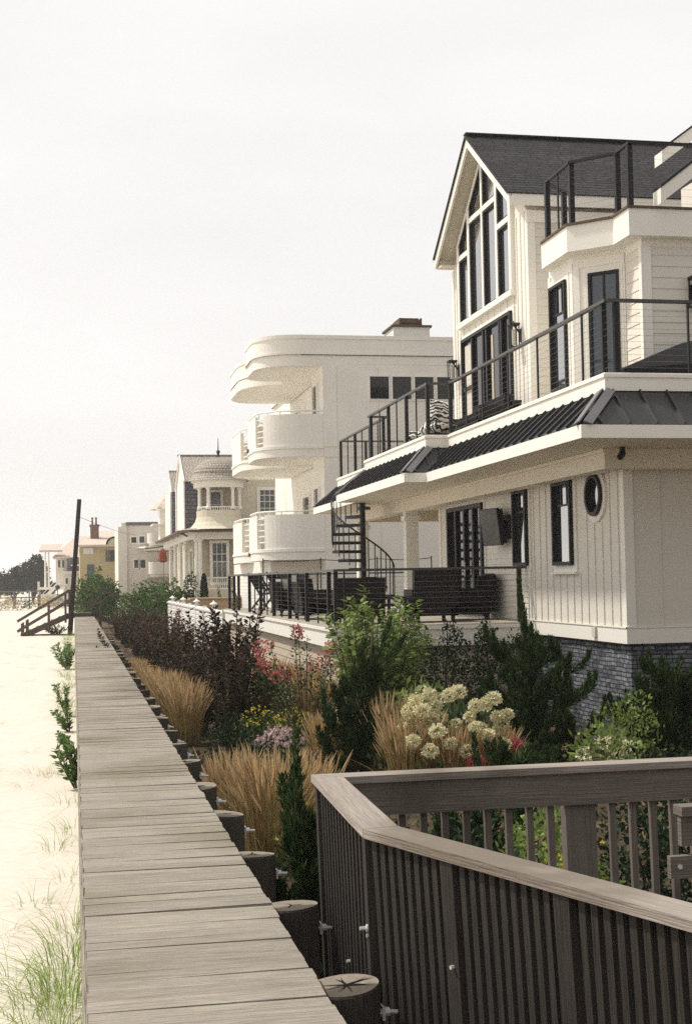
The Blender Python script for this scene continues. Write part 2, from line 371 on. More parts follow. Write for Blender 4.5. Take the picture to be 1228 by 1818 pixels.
# thin bright haze toward the sun and the sea, unseen sky behind the viewer dimmed to darken camera-facing sides
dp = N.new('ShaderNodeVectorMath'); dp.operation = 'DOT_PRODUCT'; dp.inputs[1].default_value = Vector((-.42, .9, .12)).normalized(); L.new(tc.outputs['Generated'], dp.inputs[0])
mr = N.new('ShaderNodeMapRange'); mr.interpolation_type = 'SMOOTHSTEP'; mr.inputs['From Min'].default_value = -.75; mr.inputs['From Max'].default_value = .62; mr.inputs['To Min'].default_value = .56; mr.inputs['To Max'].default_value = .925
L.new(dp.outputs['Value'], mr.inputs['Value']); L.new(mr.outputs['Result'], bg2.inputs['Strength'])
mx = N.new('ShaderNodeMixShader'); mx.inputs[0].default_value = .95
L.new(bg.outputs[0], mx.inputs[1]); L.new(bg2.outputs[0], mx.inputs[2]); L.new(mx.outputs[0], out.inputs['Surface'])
sd = bpy.data.lights.new('sun', 'SUN'); sd.energy = 2.8; sd.angle = R(4.0); sd.color = (1, .94, .84)
so = bpy.data.objects.new('sun', sd); COL.objects.link(so); so.rotation_euler = (-SUN).to_track_quat('-Z', 'Y').to_euler(); so.location = (-10, 5, 30)
cd = bpy.data.cameras.new('camera'); co = bpy.data.objects.new('camera', cd); COL.objects.link(co); scene.camera = co
cd.sensor_fit = 'VERTICAL'; cd.sensor_height = 36; cd.lens = 36 * 2450 / 1818; cd.clip_end = 4000; cd.clip_start = .1
XC = (0.9809997689061366, 0.008377514031101471, -0.19382794087738067); YC = (-0.19317427090055994, -0.05039328806101564, -0.9798694900753041); ZC = (-0.017976497660661457, 0.9986943144811921, -0.047817483777359476)
co.matrix_world = Matrix(((*XC, 0), (*YC, 0), (*ZC, 1.75), (0, 0, 0, 1)))
scene.view_settings.view_transform = 'Standard'; scene.view_settings.look = 'None'; scene.view_settings.exposure = .30; scene.view_settings.gamma = 1
scene.cycles.use_denoising = False   # the photograph is on grainy film; scene.cycles.max_bounces = 7; scene.cycles.transparent_max_bounces = 8
# ------------------------------------------------------------------ the setting: sand, garden soil, boardwalk
def axis(vals):
    out = []
    for a, b, n in vals: out += [a + (b - a) * i / n for i in range(n)]
    return out + [vals[-1][1]]
from mathutils import noise
GS = -.9
def sand_z(x, y):
    z = -.93 + .05 * noise.noise(Vector((x * .5, y * .35, 0))) + .02 * noise.noise(Vector((x * 1.7, y * 1.4, 5)))
    d = (x * x + y * y) ** .5
    if d > 60: z += .6 * noise.noise(Vector((x * .02, y * .015, 9))) * min(1, (d - 60) / 100) * .5
    return z
def garden_z(x, y): return -.92 + .06 * noise.noise(Vector((x * .8, y * .5, 3)))
xs = axis([(-900, -80, 12), (-80, -8, 24), (-8, 1.2, 62)]); ys = axis([(-40, 2, 8), (2, 32, 120), (32, 120, 90), (120, 400, 30), (400, 2500, 12)])
mb = MB()
for y in ys:
    for x in xs: mb.v.append((x, y, sand_z(x, y)))
nx = len(xs)
for j in range(len(ys) - 1):
    for i in range(nx - 1):
        a = j * nx + i; mb.f.append((a, a + 1, a + nx + 1, a + nx)); mb.mi.append(0); mb.uv += [(0, 0)] * 4
struct('sand', mb, M['sand'], True)
mb = MB(); xs = axis([(1.2, 12, 36), (12, 60, 8), (60, 900, 6)]); ys = axis([(-40, 2, 4), (2, 60, 90), (60, 400, 40), (400, 2500, 8)])
nx = len(xs)
for y in ys:
    for x in xs: mb.v.append((x, y, garden_z(x, y)))
for j in range(len(ys) - 1):
    for i in range(nx - 1):
        a = j * nx + i; mb.f.append((a, a + 1, a + nx + 1, a + nx)); mb.mi.append(0); mb.uv += [(0, 0)] * 4
struct('garden_soil', mb, M['soil'], True)

mb = MB(); y = 1.5
while y < 72.9:
    wd = U(.132, .146); gap = U(.0015, .0045); x0 = .045 + U(-.006, .005); x1 = 1.03 + U(-.006, .006); sk = U(-.010, .010); dz = U(-.003, .002)
    if U(0, 1) < .16: gap = U(.007, .012)
    a = Vector((x0, y, -.045 + dz)); mb.obox(a, (x1 - x0, sk, U(-.006, .006)), (0, wd - gap, U(-.003, .003)), (0, 0, .045)); y += wd
for x in (.12, .52, .95): mb.bx(x, x + .06, 1.5, 72.9, -.26, -.052)
mb.bx(.03, .075, 1.5, 72.9, -.95, -.06)     # bulkhead boards below the planks
mb.bx(1.0, 1.05, 1.5, 72.9, -.95, -.06)
bw = struct('boardwalk', mb, M['plank'])
# ------------------------------------------------------------------ piles beside the boardwalk, each with its bolt
def make_pile(seed):
    t = thing('wooden_pile', '', 'pile')
    r = .168; rnd = random.Random(seed); n = 28
    mb = MB(); ring = [r * (1 + .02 * math.sin(3 * a + seed) + rnd.uniform(-.012, .012)) for a in [2 * math.pi * j / n for j in range(n)]]
    for z, k in ((-1.0, 1.04), (-.5, 1.02), (-.012, 1.0), (0, .965)):
        for j in range(n): a = 2 * math.pi * j / n; mb.v.append((ring[j] * k * math.cos(a), ring[j] * k * math.sin(a), z + (.0 if z < -.1 else .012 * math.cos(a + seed))))
    for i in range(3):
        for j in range(n):
            j2 = (j + 1) % n; mb.f.append((i * n + j, i * n + j2, (i + 1) * n + j2, (i + 1) * n + j)); mb.mi.append(0)
            mb.uv += [(i * .4, j * .037), (i * .4, j * .037 + .037), (i * .4 + .4, j * .037 + .037), (i * .4 + .4, j * .037)]
    mb.f.append(tuple(3 * n + j for j in range(n))); mb.mi.append(1); mb.uv += [(math.cos(j), math.sin(j)) for j in range(n)]
    obj('shaft', mb, [M['pile'], M['piletop']], t)
    cz = 0.0015
    mb = MB(); k = (9, 3, 5, 2)[seed % 4]
    for i in range(k):
        a = 2 * math.pi * i / k + rnd.uniform(-.3, .3); L = r * (rnd.uniform(.45, .95) if k > 5 else rnd.uniform(.3, .8)); w0 = rnd.uniform(.003, .007) * (1.6 if i % 4 == 0 else .8)
        d = Vector((math.cos(a), math.sin(a), 0)); s = Vector((-d.y, d.x, 0)); o = Vector((.01, -.01, .004))
        def tz(p): p = Vector(p); p.z = .0035 + .012 * math.cos(math.atan2(p.y, p.x) + seed) * (p.length / r if p.length < r else 1); return p
        m_ = o + d * L * .5 + s * rnd.uniform(-.012, .012)
        mb.face([tz(o - s * w0), tz(m_ - s * w0 * .8), tz(o + d * L), tz(m_ + s * w0 * .8), tz(o + s * w0)])
    obj('crack', mb, M['crack'], t)
    mb = MB(); mb.tube([(.15, -.03, -.13), (.205, -.03, -.13)], .02, 8); mb.tube([(.20, -.03, -.13), (.245, -.03, -.135)], .010, 6); mb.bx(.165, .178, -.06, .0, -.16, -.10)
    obj('bolt', mb, M['bolt'], t)
    return t
PP = [make_pile(s) for s in (0, 1, 2, 3, 5)]; used = set()
pl = ['wooden pile with star-cracked round top beside the near end of the fence', 'wooden pile touching the foot of the fence corner post', 'wooden pile between the fence corner and the nearest straw grass']
for k in range(26):
    lab = pl[k] if k < 3 else 'round-topped wooden pile beside the boardwalk, %s counted from the front' % ORD[k].replace('nearest', 'first') if k < 16 else 'small far wooden pile under the shrubs beside the boardwalk'
    x = 1.16 if k < 2 else 1.115 if k < 4 else 1.06
    place(PP[k % 5], used, (x + U(-.01, .01), 6.09 + 1.556 * k - (.0 if k else .01), -.055 + U(-.02, .015)), U(-.25, .2), U(.96, 1.03), lab, 'wooden piles beside the boardwalk')

# ------------------------------------------------------------------ foreground wooden railing (enclosed corner deck)
fx = thing('wooden_railing', 'grey weathered wooden railing with flat cap and close balusters in the foreground corner', 'railing', (1.4, 8, -.9))
ZT = .60
A, B2, C2, D2 = Vector((1.42, 7.98, 0)), Vector((1.385, 6.27, 0)), Vector((2.36, 3.62, 0)), Vector((7.2, 8.02, 0))
def cap_seg(pts, w, z0, z1):
    m = MB(); n = len(pts)
    l = offset(pts, w / 2); r_ = offset(pts, -w / 2)
    return l, r_
pathL = [(7.2, 8.03), (1.44, 7.99), (1.375, 6.27), (2.42, 3.4)]
l_, r_ = offset(pathL, .085), offset(pathL, -.085)
for i in range(3):
    m = MB(); q = [l_[i], l_[i + 1], r_[i + 1], r_[i]]
    d = Vector((q[1][0] - q[0][0], q[1][1] - q[0][1])).normalized() * .003
    q = [(q[0][0] + d.x, q[0][1] + d.y), (q[1][0] - d.x, q[1][1] - d.y), (q[2][0] - d.x, q[2][1] - d.y), (q[3][0] + d.x, q[3][1] + d.y)]
    z = .56
    e = Vector((q[1][0] - q[0][0], q[1][1] - q[0][1], 0)); L = e.length; e.normalize()
    g = Vector((-e.y, e.x, 0)); p0 = Vector((*q[0], 0))
    uvf = lambda P: ((Vector(P) - p0).dot(e), (Vector(P) - p0).dot(g))
    top = [(x, y, ZT) for x, y in q]; bot = [(x, y, ZT - .042) for x, y in q]
    m.face(top[::-1], [uvf(P) for P in top[::-1]]); m.face(bot, [uvf(P) for P in bot])
    for a in range(4):
        b = (a + 1) % 4; m.face([top[a], top[b], bot[b], bot[a]], [(0, 0), ((Vector(top[b]) - Vector(top[a])).length, 0), ((Vector(top[b]) - Vector(top[a])).length, .04), (0, .04)])
    obj('top_rail', m, M['capwood'], fx)
ZB = -.88
def lean(z): return -.03 * (z - ZT) if True else 0
def upright(name, p, w, d, dirv, z0, z1, m_, lab=None, ln=.045):
    sd = Vector((-dirv.y, dirv.x, 0)); m = MB(); o = Vector((p[0], p[1], z1)) - dirv * w / 2 - sd * d / 2
    dn = Vector((ln * (z1 - z0), 0, z0 - z1)); m.obox(o, dirv * w, sd * d, dn); return obj(name, m, m_, fx, lab)
# left branch: balusters on the outer face, posts, sub rail, bolts
def run(a, b, n, posts, outward, ln):
    a, b = Vector((*a, 0)), Vector((*b, 0)); e = (b - a).normalized()
    m = MB(); m.beam(a - outward * 0 + Vector((0, 0, .535)), b + Vector((0, 0, .535)), .04, .05); obj('sub_rail', m, M['balwood'], fx)
    m = MB(); m.beam(a + Vector((ln * 1.2, 0, -.62)), b + Vector((ln * 1.2, 0, -.62)), .04, .14); obj('bottom_rail', m, M['balwood'], fx)
    L = (b - a).length
    for k in range(n):
        t = (k + .5) / n * L
        if any(abs(t - q) < .07 for q in posts): continue
        p = a + e * t + outward * .042; upright('baluster', p, .036, .036, e, ZB, .555, M['balwood'], ln=ln + U(-.004, .004))
    for q in posts:
        p = a + e * q + outward * .03; upright('post', p, .09, .09, e, ZB - .1, .557, M['balwood'], ln=ln)
run((1.44, 7.99), (1.375, 6.27), 16, (.05, 1.68), Vector((-1, 0, 0)), .03)
o2 = Vector((-2.87, -1.045, 0)).normalized()
run((1.375, 6.27), (2.42, 3.4), 45, (.62, 1.36, 2.1, 2.84), o2, .05)
for (px, py, pz, ox, oy) in ((1.34, 6.30, .14, -1, 0), (1.585, 5.67, .12, -.94, -.34), (1.84, 4.97, -.02, -.94, -.34), (1.395, 7.0, -.2, -1, 0)):
    m2 = MB(); q = Vector((px + .045 * (ZT - pz) - .02, py, pz)); d = Vector((ox, oy, 0)) ; m2.tube([q, q + d * .035], .018, 8); m2.tube([q, q + d * .065], .009, 6); m2.tube([q + Vector((0, 0, -.035)), q + d * .035 + Vector((0, 0, -.035))], .009, 6); obj('bolt', m2, M['bolt'], fx)
# right branch
m = MB(); m.beam((1.52, 7.95, .46), (7.2, 7.99, .46), .04, .19); obj('face_board', m, M['railwood'], fx)
m = MB(); m.beam((1.5, 8.0, -.66), (7.2, 8.04, -.66), .04, .5); obj('gap_shade_board', m, M['balwood'], fx)  # added dark board, stands in for the shade between the left balusters
k = 0; x = 1.62
while x < 4.6:
    if abs(x - 2.96) > .10 and abs(x - 4.4) > .1: upright('baluster', (x, 8.0), .040, .036, Vector((1, 0, 0)), ZB, .37, M['railwood'], ln=.02)
    x += .131
for x in (2.96, 4.4): upright('post', (x, 8.02), .15, .09, Vector((1, 0, 0)), ZB - .1, .557, M['railwood'], ln=.02)
m = MB()
yy = 4.0
while yy < 7.9:
    m.bx(1.5 + max(0, 6.2 - yy) * .36, 7.2, yy, yy + .135, -.87, -.84); yy += .14
fl = obj('floor_boards', m, M['pile'], fx)  # dark pile wood puts the shade of the gaps into the floor colour
# short handrail at the right edge of the picture
hr = thing('wooden_handrail', 'pair of short grey handrail boards ending inside the corner railing at the picture edge', 'handrail', (3.1, 6.3, -.8))
m = MB(); m.beam((2.85, 6.3, .60), (5.2, 6.3, .62), .10, .045); obj('top_rail', m, M['railwood'], hr)
m = MB(); m.beam((2.862, 6.31, .50), (5.2, 6.31, .52), .04, .145); obj('upper_board', m, M['railwood'], hr)
m = MB(); m.beam((2.79, 6.28, .335), (5.2, 6.28, .345), .04, .105); obj('lower_board', m, M['railwood'], hr)
m = MB(); m.tube([(2.835, 6.262, .34), (2.835, 6.25, .34)], .012, 8); obj('bolt', m, M['bolt'], hr)
for x in (3.35, 4.6):
    m = MB(); m.bx(x, x + .09, 6.335, 6.425, -.8, .575); obj('post', m, M['railwood'], hr)

# ------------------------------------------------------------------ beach stairs at the far end of the boardwalk
st = thing('beach_stairs', 'brown wooden stairs with handrails leading from the boardwalk end down to the sand', 'stairs', (0, 74, -.9))
m = MB(); yy = 73.0
while yy < 75.2: m.bx(-.25, 1.0, yy, yy + .135, .14, .18); yy += .14
m.bx(-.25, 1.0, 72.95, 72.99, -.06, .14); m.bx(-.25, -.21, 73, 75.2, -.06, .14)
obj('platform', m, M['stairwood'], st)
for yv in (73.06, 74.9):
    m = MB(); a, b = Vector((-.25, yv, .05)), Vector((-2.65, yv, -.98)); m.beam(a, b, .05, .26); obj('stringer', m, M['stairwood'], st)
for i in range(6):
    x = -.25 - .38 * (i + .35); z = .18 - .165 * (i + 1)
    m = MB(); m.bx(x - .40, x, 73.02, 74.94, z - .045, z); m.bx(x - .02, x + .012, 73.1, 74.86, z, z + .12); obj('step', m, M['stairwood'], st)
for yv in (73.0, 74.95):
    for (xp, zb, zt) in ((-2.62, -1.0, -.28), (-2.38, -1.0, -.12), (-1.28, -.8, .62), (-.42, -.3, 1.28), (-.22, -.9, 1.36), (.94, -.9, 1.36)):
        if yv > 74 and xp > .5: continue
        m = MB(); m.bx(xp - .05, xp + .05, yv - .05, yv + .05, zb, zt); obj('post', m, M['stairwood'], st)
    for dz in (0, -.52):
        m = MB(); m.beam((-2.85, yv - .07, -.18 + dz), (-.22, yv - .07, 1.36 + dz), .05, .14); obj('handrail', m, M['stairwood'], st)
for z in (1.38, .72):
    m = MB(); m.beam((-.3, 73.0, z), (1.25, 73.0, z), .10 if z > 1 else .05, .05 if z > 1 else .13); obj('platform_rail', m, M['stairwood'], st)
m = MB(); m.beam((1.25, 73.0, 1.38), (3.3, 73.0, .70), .06, .13); obj('side_rail', m, M['stairwood'], st)
m = MB(); m.bx(1.3, 1.42, 72.95, 73.05, -.9, 1.38); obj('post', m, M['stairwood'], st)
m = MB(); m.beam((.9, 73.6, .12), (3.2, 73.6, -.85), .05, .26); obj('stringer', m, M['stairwood'], st)

up = MB(); up.tube([(-.21, 72.6, -1.0), (.06, 72.6, 2.6), (.33, 72.6, 6.07)], [.135, .125, .115], 10)
solo('utility_pole', up, M['polewood'], 'tall dark wooden pole leaning right beside the beach stairs', 'pole', (-.21, 72.6, -.9), smooth=True)
m = MB(); m.tube([(.26 + 8.0 * i / 12, 72.6 + 60 * i / 12, 5.18 + 1.1 * i / 12 - .5 * math.sin(math.pi * i / 12)) for i in range(13)], .012, 4)
solo('overhead_wire', m, M['black'], 'thin sagging wire running from the leaning pole to the houses', 'wire')
# ------------------------------------------------------------------ building helpers
def clap(mb, P, u, n, L, z0, z1, ex=.15, out=.02):
    P, u, n = Vector(P), Vector(u), Vector(n); z = z0
    while z < z1 - .01:
        zt = min(z + ex, z1); a = P + n * out; b = P + n * .003
        p = [a + Vector((0, 0, z)), a + u * L + Vector((0, 0, z)), b + u * L + Vector((0, 0, zt)), b + Vector((0, 0, zt))]
        mb.face(p); mb.face([P + Vector((0, 0, z)), P + u * L + Vector((0, 0, z)), p[1], p[0]]); z = zt
def lb(mb, P, u, n, a0, a1, d0, d1, z0, z1):
    P, u, n = Vector(P), Vector(u), Vector(n)
    mb.obox(P + u * a0 + n * d0 + Vector((0, 0, z0)), u * (a1 - a0), n * (d1 - d0), Vector((0, 0, z1 - z0)))
def window(par, P, u, n, w, z0, z1, depth=.06, fw=.05, casing=.1, vs=(), hs=(), vtop=None, fm='black', gm='glass', name='window', sill=False, cm='trim', label=None):
    """frame (the part) with pane and casing as sub-parts"""
    m = MB()
    lb(m, P, u, n, 0, fw, 0, depth, z0, z1); lb(m, P, u, n, w - fw, w, 0, depth, z0, z1)
    lb(m, P, u, n, fw, w - fw, 0, depth, z0, z0 + fw); lb(m, P, u, n, fw, w - fw, 0, depth, z1 - fw, z1)
    for v in vs: lb(m, P, u, n, v * w - .014, v * w + .014, .02, min(depth, .04) - .002, z0 + fw, z1 - fw)
    for h in hs: lb(m, P, u, n, fw, w - fw, .02, min(depth, .04), h - .016, h + .016)
    if vtop:
        for v in vtop[0]: lb(m, P, u, n, v * w - .014, v * w + .014, .02, min(depth, .04) - .002, vtop[1], z1 - fw)
        lb(m, P, u, n, fw, w - fw, .02, min(depth, .04), vtop[1] - .016, vtop[1] + .016)
    f = obj(name, m, M[fm], par, label)
    m = MB(); lb(m, P, u, n, fw * .5, w - fw * .5, .004, .018, z0 + fw * .5, z1 - fw * .5); obj('pane', m, M[gm], f)
    if casing:
        c = casing; m = MB(); d = min(depth * .7, .035)
        lb(m, P, u, n, -c, 0, 0, d, z0 - c, z1 + c); lb(m, P, u, n, w, w + c, 0, d, z0 - c, z1 + c)
        lb(m, P, u, n, 0, w, 0, d, z1, z1 + c); lb(m, P, u, n, 0, w, 0, d, z0 - c, z0)
        if sill: lb(m, P, u, n, -c - .03, w + c + .03, 0, d + .05, z0 - c - .04, z0 - c)
        obj('casing', m, M[cm], f)
    return f
def cable_rail(par, pts, h, posts, pickets, nc=10, name='railing', pw=.07, capw=.07, capm='railtop', z_cab=.09):
    """top rail (the part) with each post and the cables as sub-parts"""
    m = MB()
    for a, b in zip(pts[:-1], pts[1:]): m.beam(Vector(a) + Vector((0, 0, h)), Vector(b) + Vector((0, 0, h)), capw, .045)
    r = obj(name, m, M[capm], par)
    for i, p in enumerate(posts):
        m = MB(); m.bx(p[0] - pw / 2, p[0] + pw / 2, p[1] - pw / 2, p[1] + pw / 2, p[2], p[2] + h - .023); obj('post', m, M['black'], r)
    for p in pickets:
        m = MB(); m.bx(p[0] - .012, p[0] + .012, p[1] - .02, p[1] + .02, p[2], p[2] + h - .023); obj('picket', m, M['black'], r)
    if nc:
        m = MB()
        for a, b in zip(pts[:-1], pts[1:]):
            for k in range(nc):
                z = z_cab + (h - .12) * k / nc; m.tube([Vector(a) + Vector((0, 0, z)), Vector(b) + Vector((0, 0, z))], .0019, 4, cap=False)
        obj('cable', m, M['cable'], r)
    return r
def gable_slab(p_eave, p_ridge, along, t):
    """sloped slab between two parallel lines; returns its 8 corner box in a mesh builder"""
    m = MB(); a, b, e = Vector(p_eave), Vector(p_ridge), Vector(along)
    nrm = e.cross(b - a).normalized()
    if nrm.z < 0: nrm = -nrm
    m.obox(a, e, b - a, nrm * t); return m

# ================================================================== HOUSE 1: the white house with black windows
H = thing('beach_house', 'large white house with black gable windows, black cable railings and metal skirt roof', 'house', (8.2, 21, -.9))
X0, YN = 8.2, 19.7
# --- stone base
m = MB(); m.bx(X0 + .07, 15.5, YN + .07, 30.3, -1.1, .70); obj('stone_base', m, M['stone'], H)
# --- ground floor walls (board and batten near, clapboard beyond)
m = MB(); m.bx(X0, 15.6, YN, 24.2, .68, 3.60); m.bx(X0, 15.6, 24.2, 30.4, .55, 3.60)
y = YN + .22
for yy in [19.7 + .26 + .33 * i for i in range(14)]:
    if yy > 24.0: break
    for z0, z1 in (((.93, 3.4),) if not (21.6 < yy < 22.85 or 20.42 < yy < 21.15) else ((.93, 1.76), (3.42, 3.45)) if yy > 21.3 else ((.93, 2.56), )):
        m.bx(X0 - .018, X0, yy - .022, yy + .022, z0, z1)
for xx in (8.75, 9.35, 9.95, 10.55): m.bx(xx - .02, xx + .02, YN - .014, YN, .93, 3.4)
obj('wall', m, M['white'], H, 'board-and-batten ground floor wall')
m = MB(); m.bx(X0 - .03, X0, YN - .03, 24.2, .68, .92); m.bx(X0, 15.6, YN - .03, YN, .68, .92); m.bx(X0 - .022, X0, YN - .022, YN + .13, .92, 3.4); m.bx(X0, X0 + .13, YN - .022, YN, .92, 3.4)
m.bx(X0 - .045, X0 - .03, YN - .045, 24.2, .915, .935); m.bx(X0 - .045, 15.6, YN - .045, YN - .03, .915, .935); m.bx(X0 - .03, X0, 24.1, 24.24, .93, 3.45); m.bx(X0 - .05, X0, YN - .04, 30.4, 3.36, 3.42); obj('corner_trim', m, M['trim'], H)
m = MB(); clap(m, (X0, 30.35, 0), (0, -1, 0), (-1, 0, 0), 6.1, .92, 3.36, .105, .016); obj('porch_siding', m, M['white'], H)
m = MB(); m.bx(X0 - .04, X0, 30.28, 30.42, .9, 3.4); obj('corner_board', m, M['trim'], H)
# --- ground floor openings, seen from outside (u runs toward the camera side)
nX = (-1, 0, 0); uY = (0, -1, 0)
window(H, (X0, 22.72, 0), uY, nX, .90, 1.90, 3.32, .10, .06, .11, vtop=((.36, .68), 2.92), sill=True, label='ground floor window in the board-and-batten wall')
window(H, (X0, 24.92, 0), uY, nX, .78, 1.92, 3.32, .10, .06, .09, vtop=((.36, .68), 2.92), label='porch window beside the television')
# round window
m = MB(); n_ = 30
def ring(m, yc, zc, r0, r1, x0, x1):
    for j in range(n_):
        a, b = 2 * math.pi * j / n_, 2 * math.pi * (j + 1) / n_
        P = lambda r, t, x: (x, yc + r * math.cos(t), zc + r * math.sin(t))
        m.face([P(r0, a, x1), P(r1, a, x1), P(r1, b, x1), P(r0, b, x1)]); m.face([P(r0, a, x0), P(r0, b, x0), P(r0, b, x1), P(r0, a, x1)]); m.face([P(r1, a, x0), P(r1, a, x1), P(r1, b, x1), P(r1, b, x0)])
ring(m, 20.80, 3.0, .275, .335, X0, X0 - .10); rw = obj('round_window', m, M['black'], H)
m = MB(); m.face([(X0 - .012, 20.8 + .28 * math.cos(t * math.pi / 15), 3.0 + .28 * math.sin(t * math.pi / 15)) for t in range(30)][::-1]); obj('pane', m, M['glass'], rw)
m = MB(); ring(m, 20.80, 3.0, .335, .43, X0, X0 - .045); obj('casing', m, M['trim'], rw)
# door wall on the porch
d = window(H, (X0, 29.6, 0), uY, nX, 2.65, .93, 3.24, .09, .09, .09, vs=(.25, .5, .75), gm='glassd', name='porch_door')
m = MB()
for v in (.25, .5, .75): lb(m, (X0, 29.6, 0), uY, nX, v * 2.65 - .05, v * 2.65 + .05, .04, .075, 1.0, 3.16)
obj('stile', m, M['black'], d)
m = MB(); m.tube([(X0 - .1, 28.15, 1.75), (X0 - .1, 28.15, 2.05)], .012, 6); obj('handle', m, M['bolt'], d)
m = MB(); m.bx(X0 - .07, X0 - .03, 20.88, 21.02, .74, .90); obj('outlet_box', m, M['cushion'], H)
# --- porch soffit, beam, columns
out_t = [(15.6, 18.1), (7.3, 18.1), (7.3, 26.4), (6.86, 26.4), (6.86, 32.2), (7.3, 32.2), (7.3, 38.0), (15.6, 38.0)]
out_e = [(15.6, 17.53), (6.73, 17.53), (6.73, 25.83), (6.29, 25.83), (6.29, 32.77), (6.73, 32.77), (6.73, 38.57), (15.6, 38.57)]
m = MB(); m.prism([out_e[i] for i in (0, 1, 2, 5, 6, 7)], 3.60, 3.64); m.prism([out_e[i] for i in (2, 3, 4, 5)], 3.60, 3.64); obj('porch_soffit', m, M['cream'], H)
m = MB(); m.bx(7.72, 8.02, 19.25, 37.9, 3.30, 3.598); m.bx(8.02, 15.6, 19.25, 19.55, 3.30, 3.598); m.bx(8.02, 15.6, 37.6, 37.9, 3.30, 3.598); m.bx(8.02, 15.6, 30.45, 30.7, 3.30, 3.598); m.bx(7.68, 8.06, 19.21, 37.94, 3.54, 3.596); obj('porch_beam', m, M['cream'], H)
for yy in (31.9, 37.5):
    m = MB(); m.bx(7.72, 8.02, yy - .15, yy + .15, .9, 3.30); m.bx(7.68, 8.06, yy - .19, yy + .19, 3.08, 3.2); m.bx(7.69, 8.05, yy - .18, yy + .18, .9, 1.1); obj('column', m, M['trim'], H)
m = MB(); m.bx(13.2, 15.6, 30.6, 37.6, .9, 3.6); obj('back_wall', m, M['white'], H)
# fascia and metal skirt roof
m = MB(); m.strip(out_e, 3.575, 3.755, .035); m.strip(offset(out_e, -.02), 3.735, 3.765, .02); obj('fascia', m, M['trim'], H)
zt, zb = 4.29, 3.765
m = MB(); caps = MB()
for i in range(len(out_t) - 1):
    a, b = Vector((*out_t[i], zt)), Vector((*out_t[i + 1], zt)); c, d2 = Vector((*out_e[i + 1], zb)), Vector((*out_e[i], zb))
    m.face([a, b, c, d2]); m.face([d2 - Vector((0, 0, .015)), c - Vector((0, 0, .015)), c, d2])
    e = (b - a); Lt = e.length; e.normalize(); nh = Vector((e.y, -e.x, 0)); nh = nh if nh.dot(d2 - a) > 0 else -nh
    slope = nh * .57 + Vector((0, 0, zb - zt)); nn = Vector((0, 0, 1)) * .57 + nh * (zt - zb); nn.normalize()
    s0, s1 = min(0, (d2 - a).dot(e)), max(Lt, (c - a).dot(e)); s = s0 + .2
    while s < s1 - .1:
        t0 = 0.0; t1 = 1.0
        p = a + e * s
        if s < 0: t0 = s / s0
        elif s > Lt: t0 = (s - Lt) / (s1 - Lt)
        lo = (d2 - a).dot(e); hi = (c - a).dot(e)
        if lo > 0 and s < lo: t1 = s / lo
        if hi < Lt and s > hi: t1 = (Lt - s) / (Lt - hi)
        if t1 - t0 > .1: m.obox(p + slope * t0 - e * .012, e * .024, slope * (t1 - t0), nn * .042)
        s += .40 if Lt > 1 else .3
obj('skirt_roof', m, M['roofmetal'], H)
for i in (1, 3, 4, 6):
    m = MB()
    a, b = Vector((*out_t[i], zt)), Vector((*out_e[i], zb)); dd = (b - a)
    for nh in (Vector((-1, 0, 0)), Vector((0, -1, 0)) if i in (1, 3) else Vector((0, 1, 0))):
        nn = (Vector((0, 0, 1)) * .57 + nh * (zt - zb)).normalized(); sd = nn.cross(dd).normalized() * .13
        if sd.dot(Vector((-nh.y, nh.x, 0))) * 0 + sd.dot(dd.cross(nn)) > 0: pass
        other = Vector((0, 1, 0)) if (nh.x and i in (1, 3)) else Vector((0, -1, 0)) if nh.x else Vector((1, 0, 0))
        if sd.dot(other) < 0: sd = -sd
        m.obox(a + nn * .045, dd, sd, nn * .02)
    obj('ridge_cap', m, M['seamcap'], H)
# --- terrace slab, edge trim and floor
m = MB(); m.strip(offset(out_t, -.04), 4.30, 4.555, .05); m.strip(offset(out_t, .01), 4.49, 4.535, .025); obj('terrace_edge', m, M['trim'], H)
m = MB(); m.prism(out_t[:3] + [out_t[5], out_t[6], out_t[7]], 4.30, 4.52); m.prism([out_t[2], out_t[3], out_t[4], out_t[5]], 4.30, 4.52); obj('terrace_floor', m, M['deckfl'], H)
# --- terrace cable railings
zf = 4.55
cable_rail(H, [(15.5, 18.18, zf), (7.38, 18.18, zf), (7.38, 26.48, zf)], 1.04, [(7.40, 18.36, zf), (7.52, 18.20, zf), (7.38, 26.40, zf)], [(8.60, 18.18, zf), (9.9, 18.18, zf), (7.38, 19.15, zf), (7.38, 21.15, zf), (7.38, 22.7, zf), (7.38, 24.24, zf), (7.38, 25.3, zf)], 10, 'terrace_railing')
cable_rail(H, [(7.38, 26.48, zf), (6.94, 26.48, zf), (6.94, 32.12, zf), (7.38, 32.12, zf)], 1.04, [(6.94, 26.52, zf), (6.94, 28.3, zf), (6.94, 30.0, zf), (6.94, 31.85, zf), (7.30, 32.12, zf)], [(6.94, 27.45, zf), (6.94, 29.2, zf), (6.94, 30.9, zf)], 10, 'terrace_railing')
cable_rail(H, [(7.38, 32.2, zf), (7.38, 37.92, zf), (12, 37.92, zf)], 1.04, [(7.38, 34.0, zf), (7.38, 35.9, zf), (7.38, 37.9, zf), (8.1, 37.92, zf), (9.4, 37.92, zf)], [(7.38, 33.1, zf), (7.38, 35.0, zf), (7.38, 36.9, zf)], 10, 'terrace_railing')
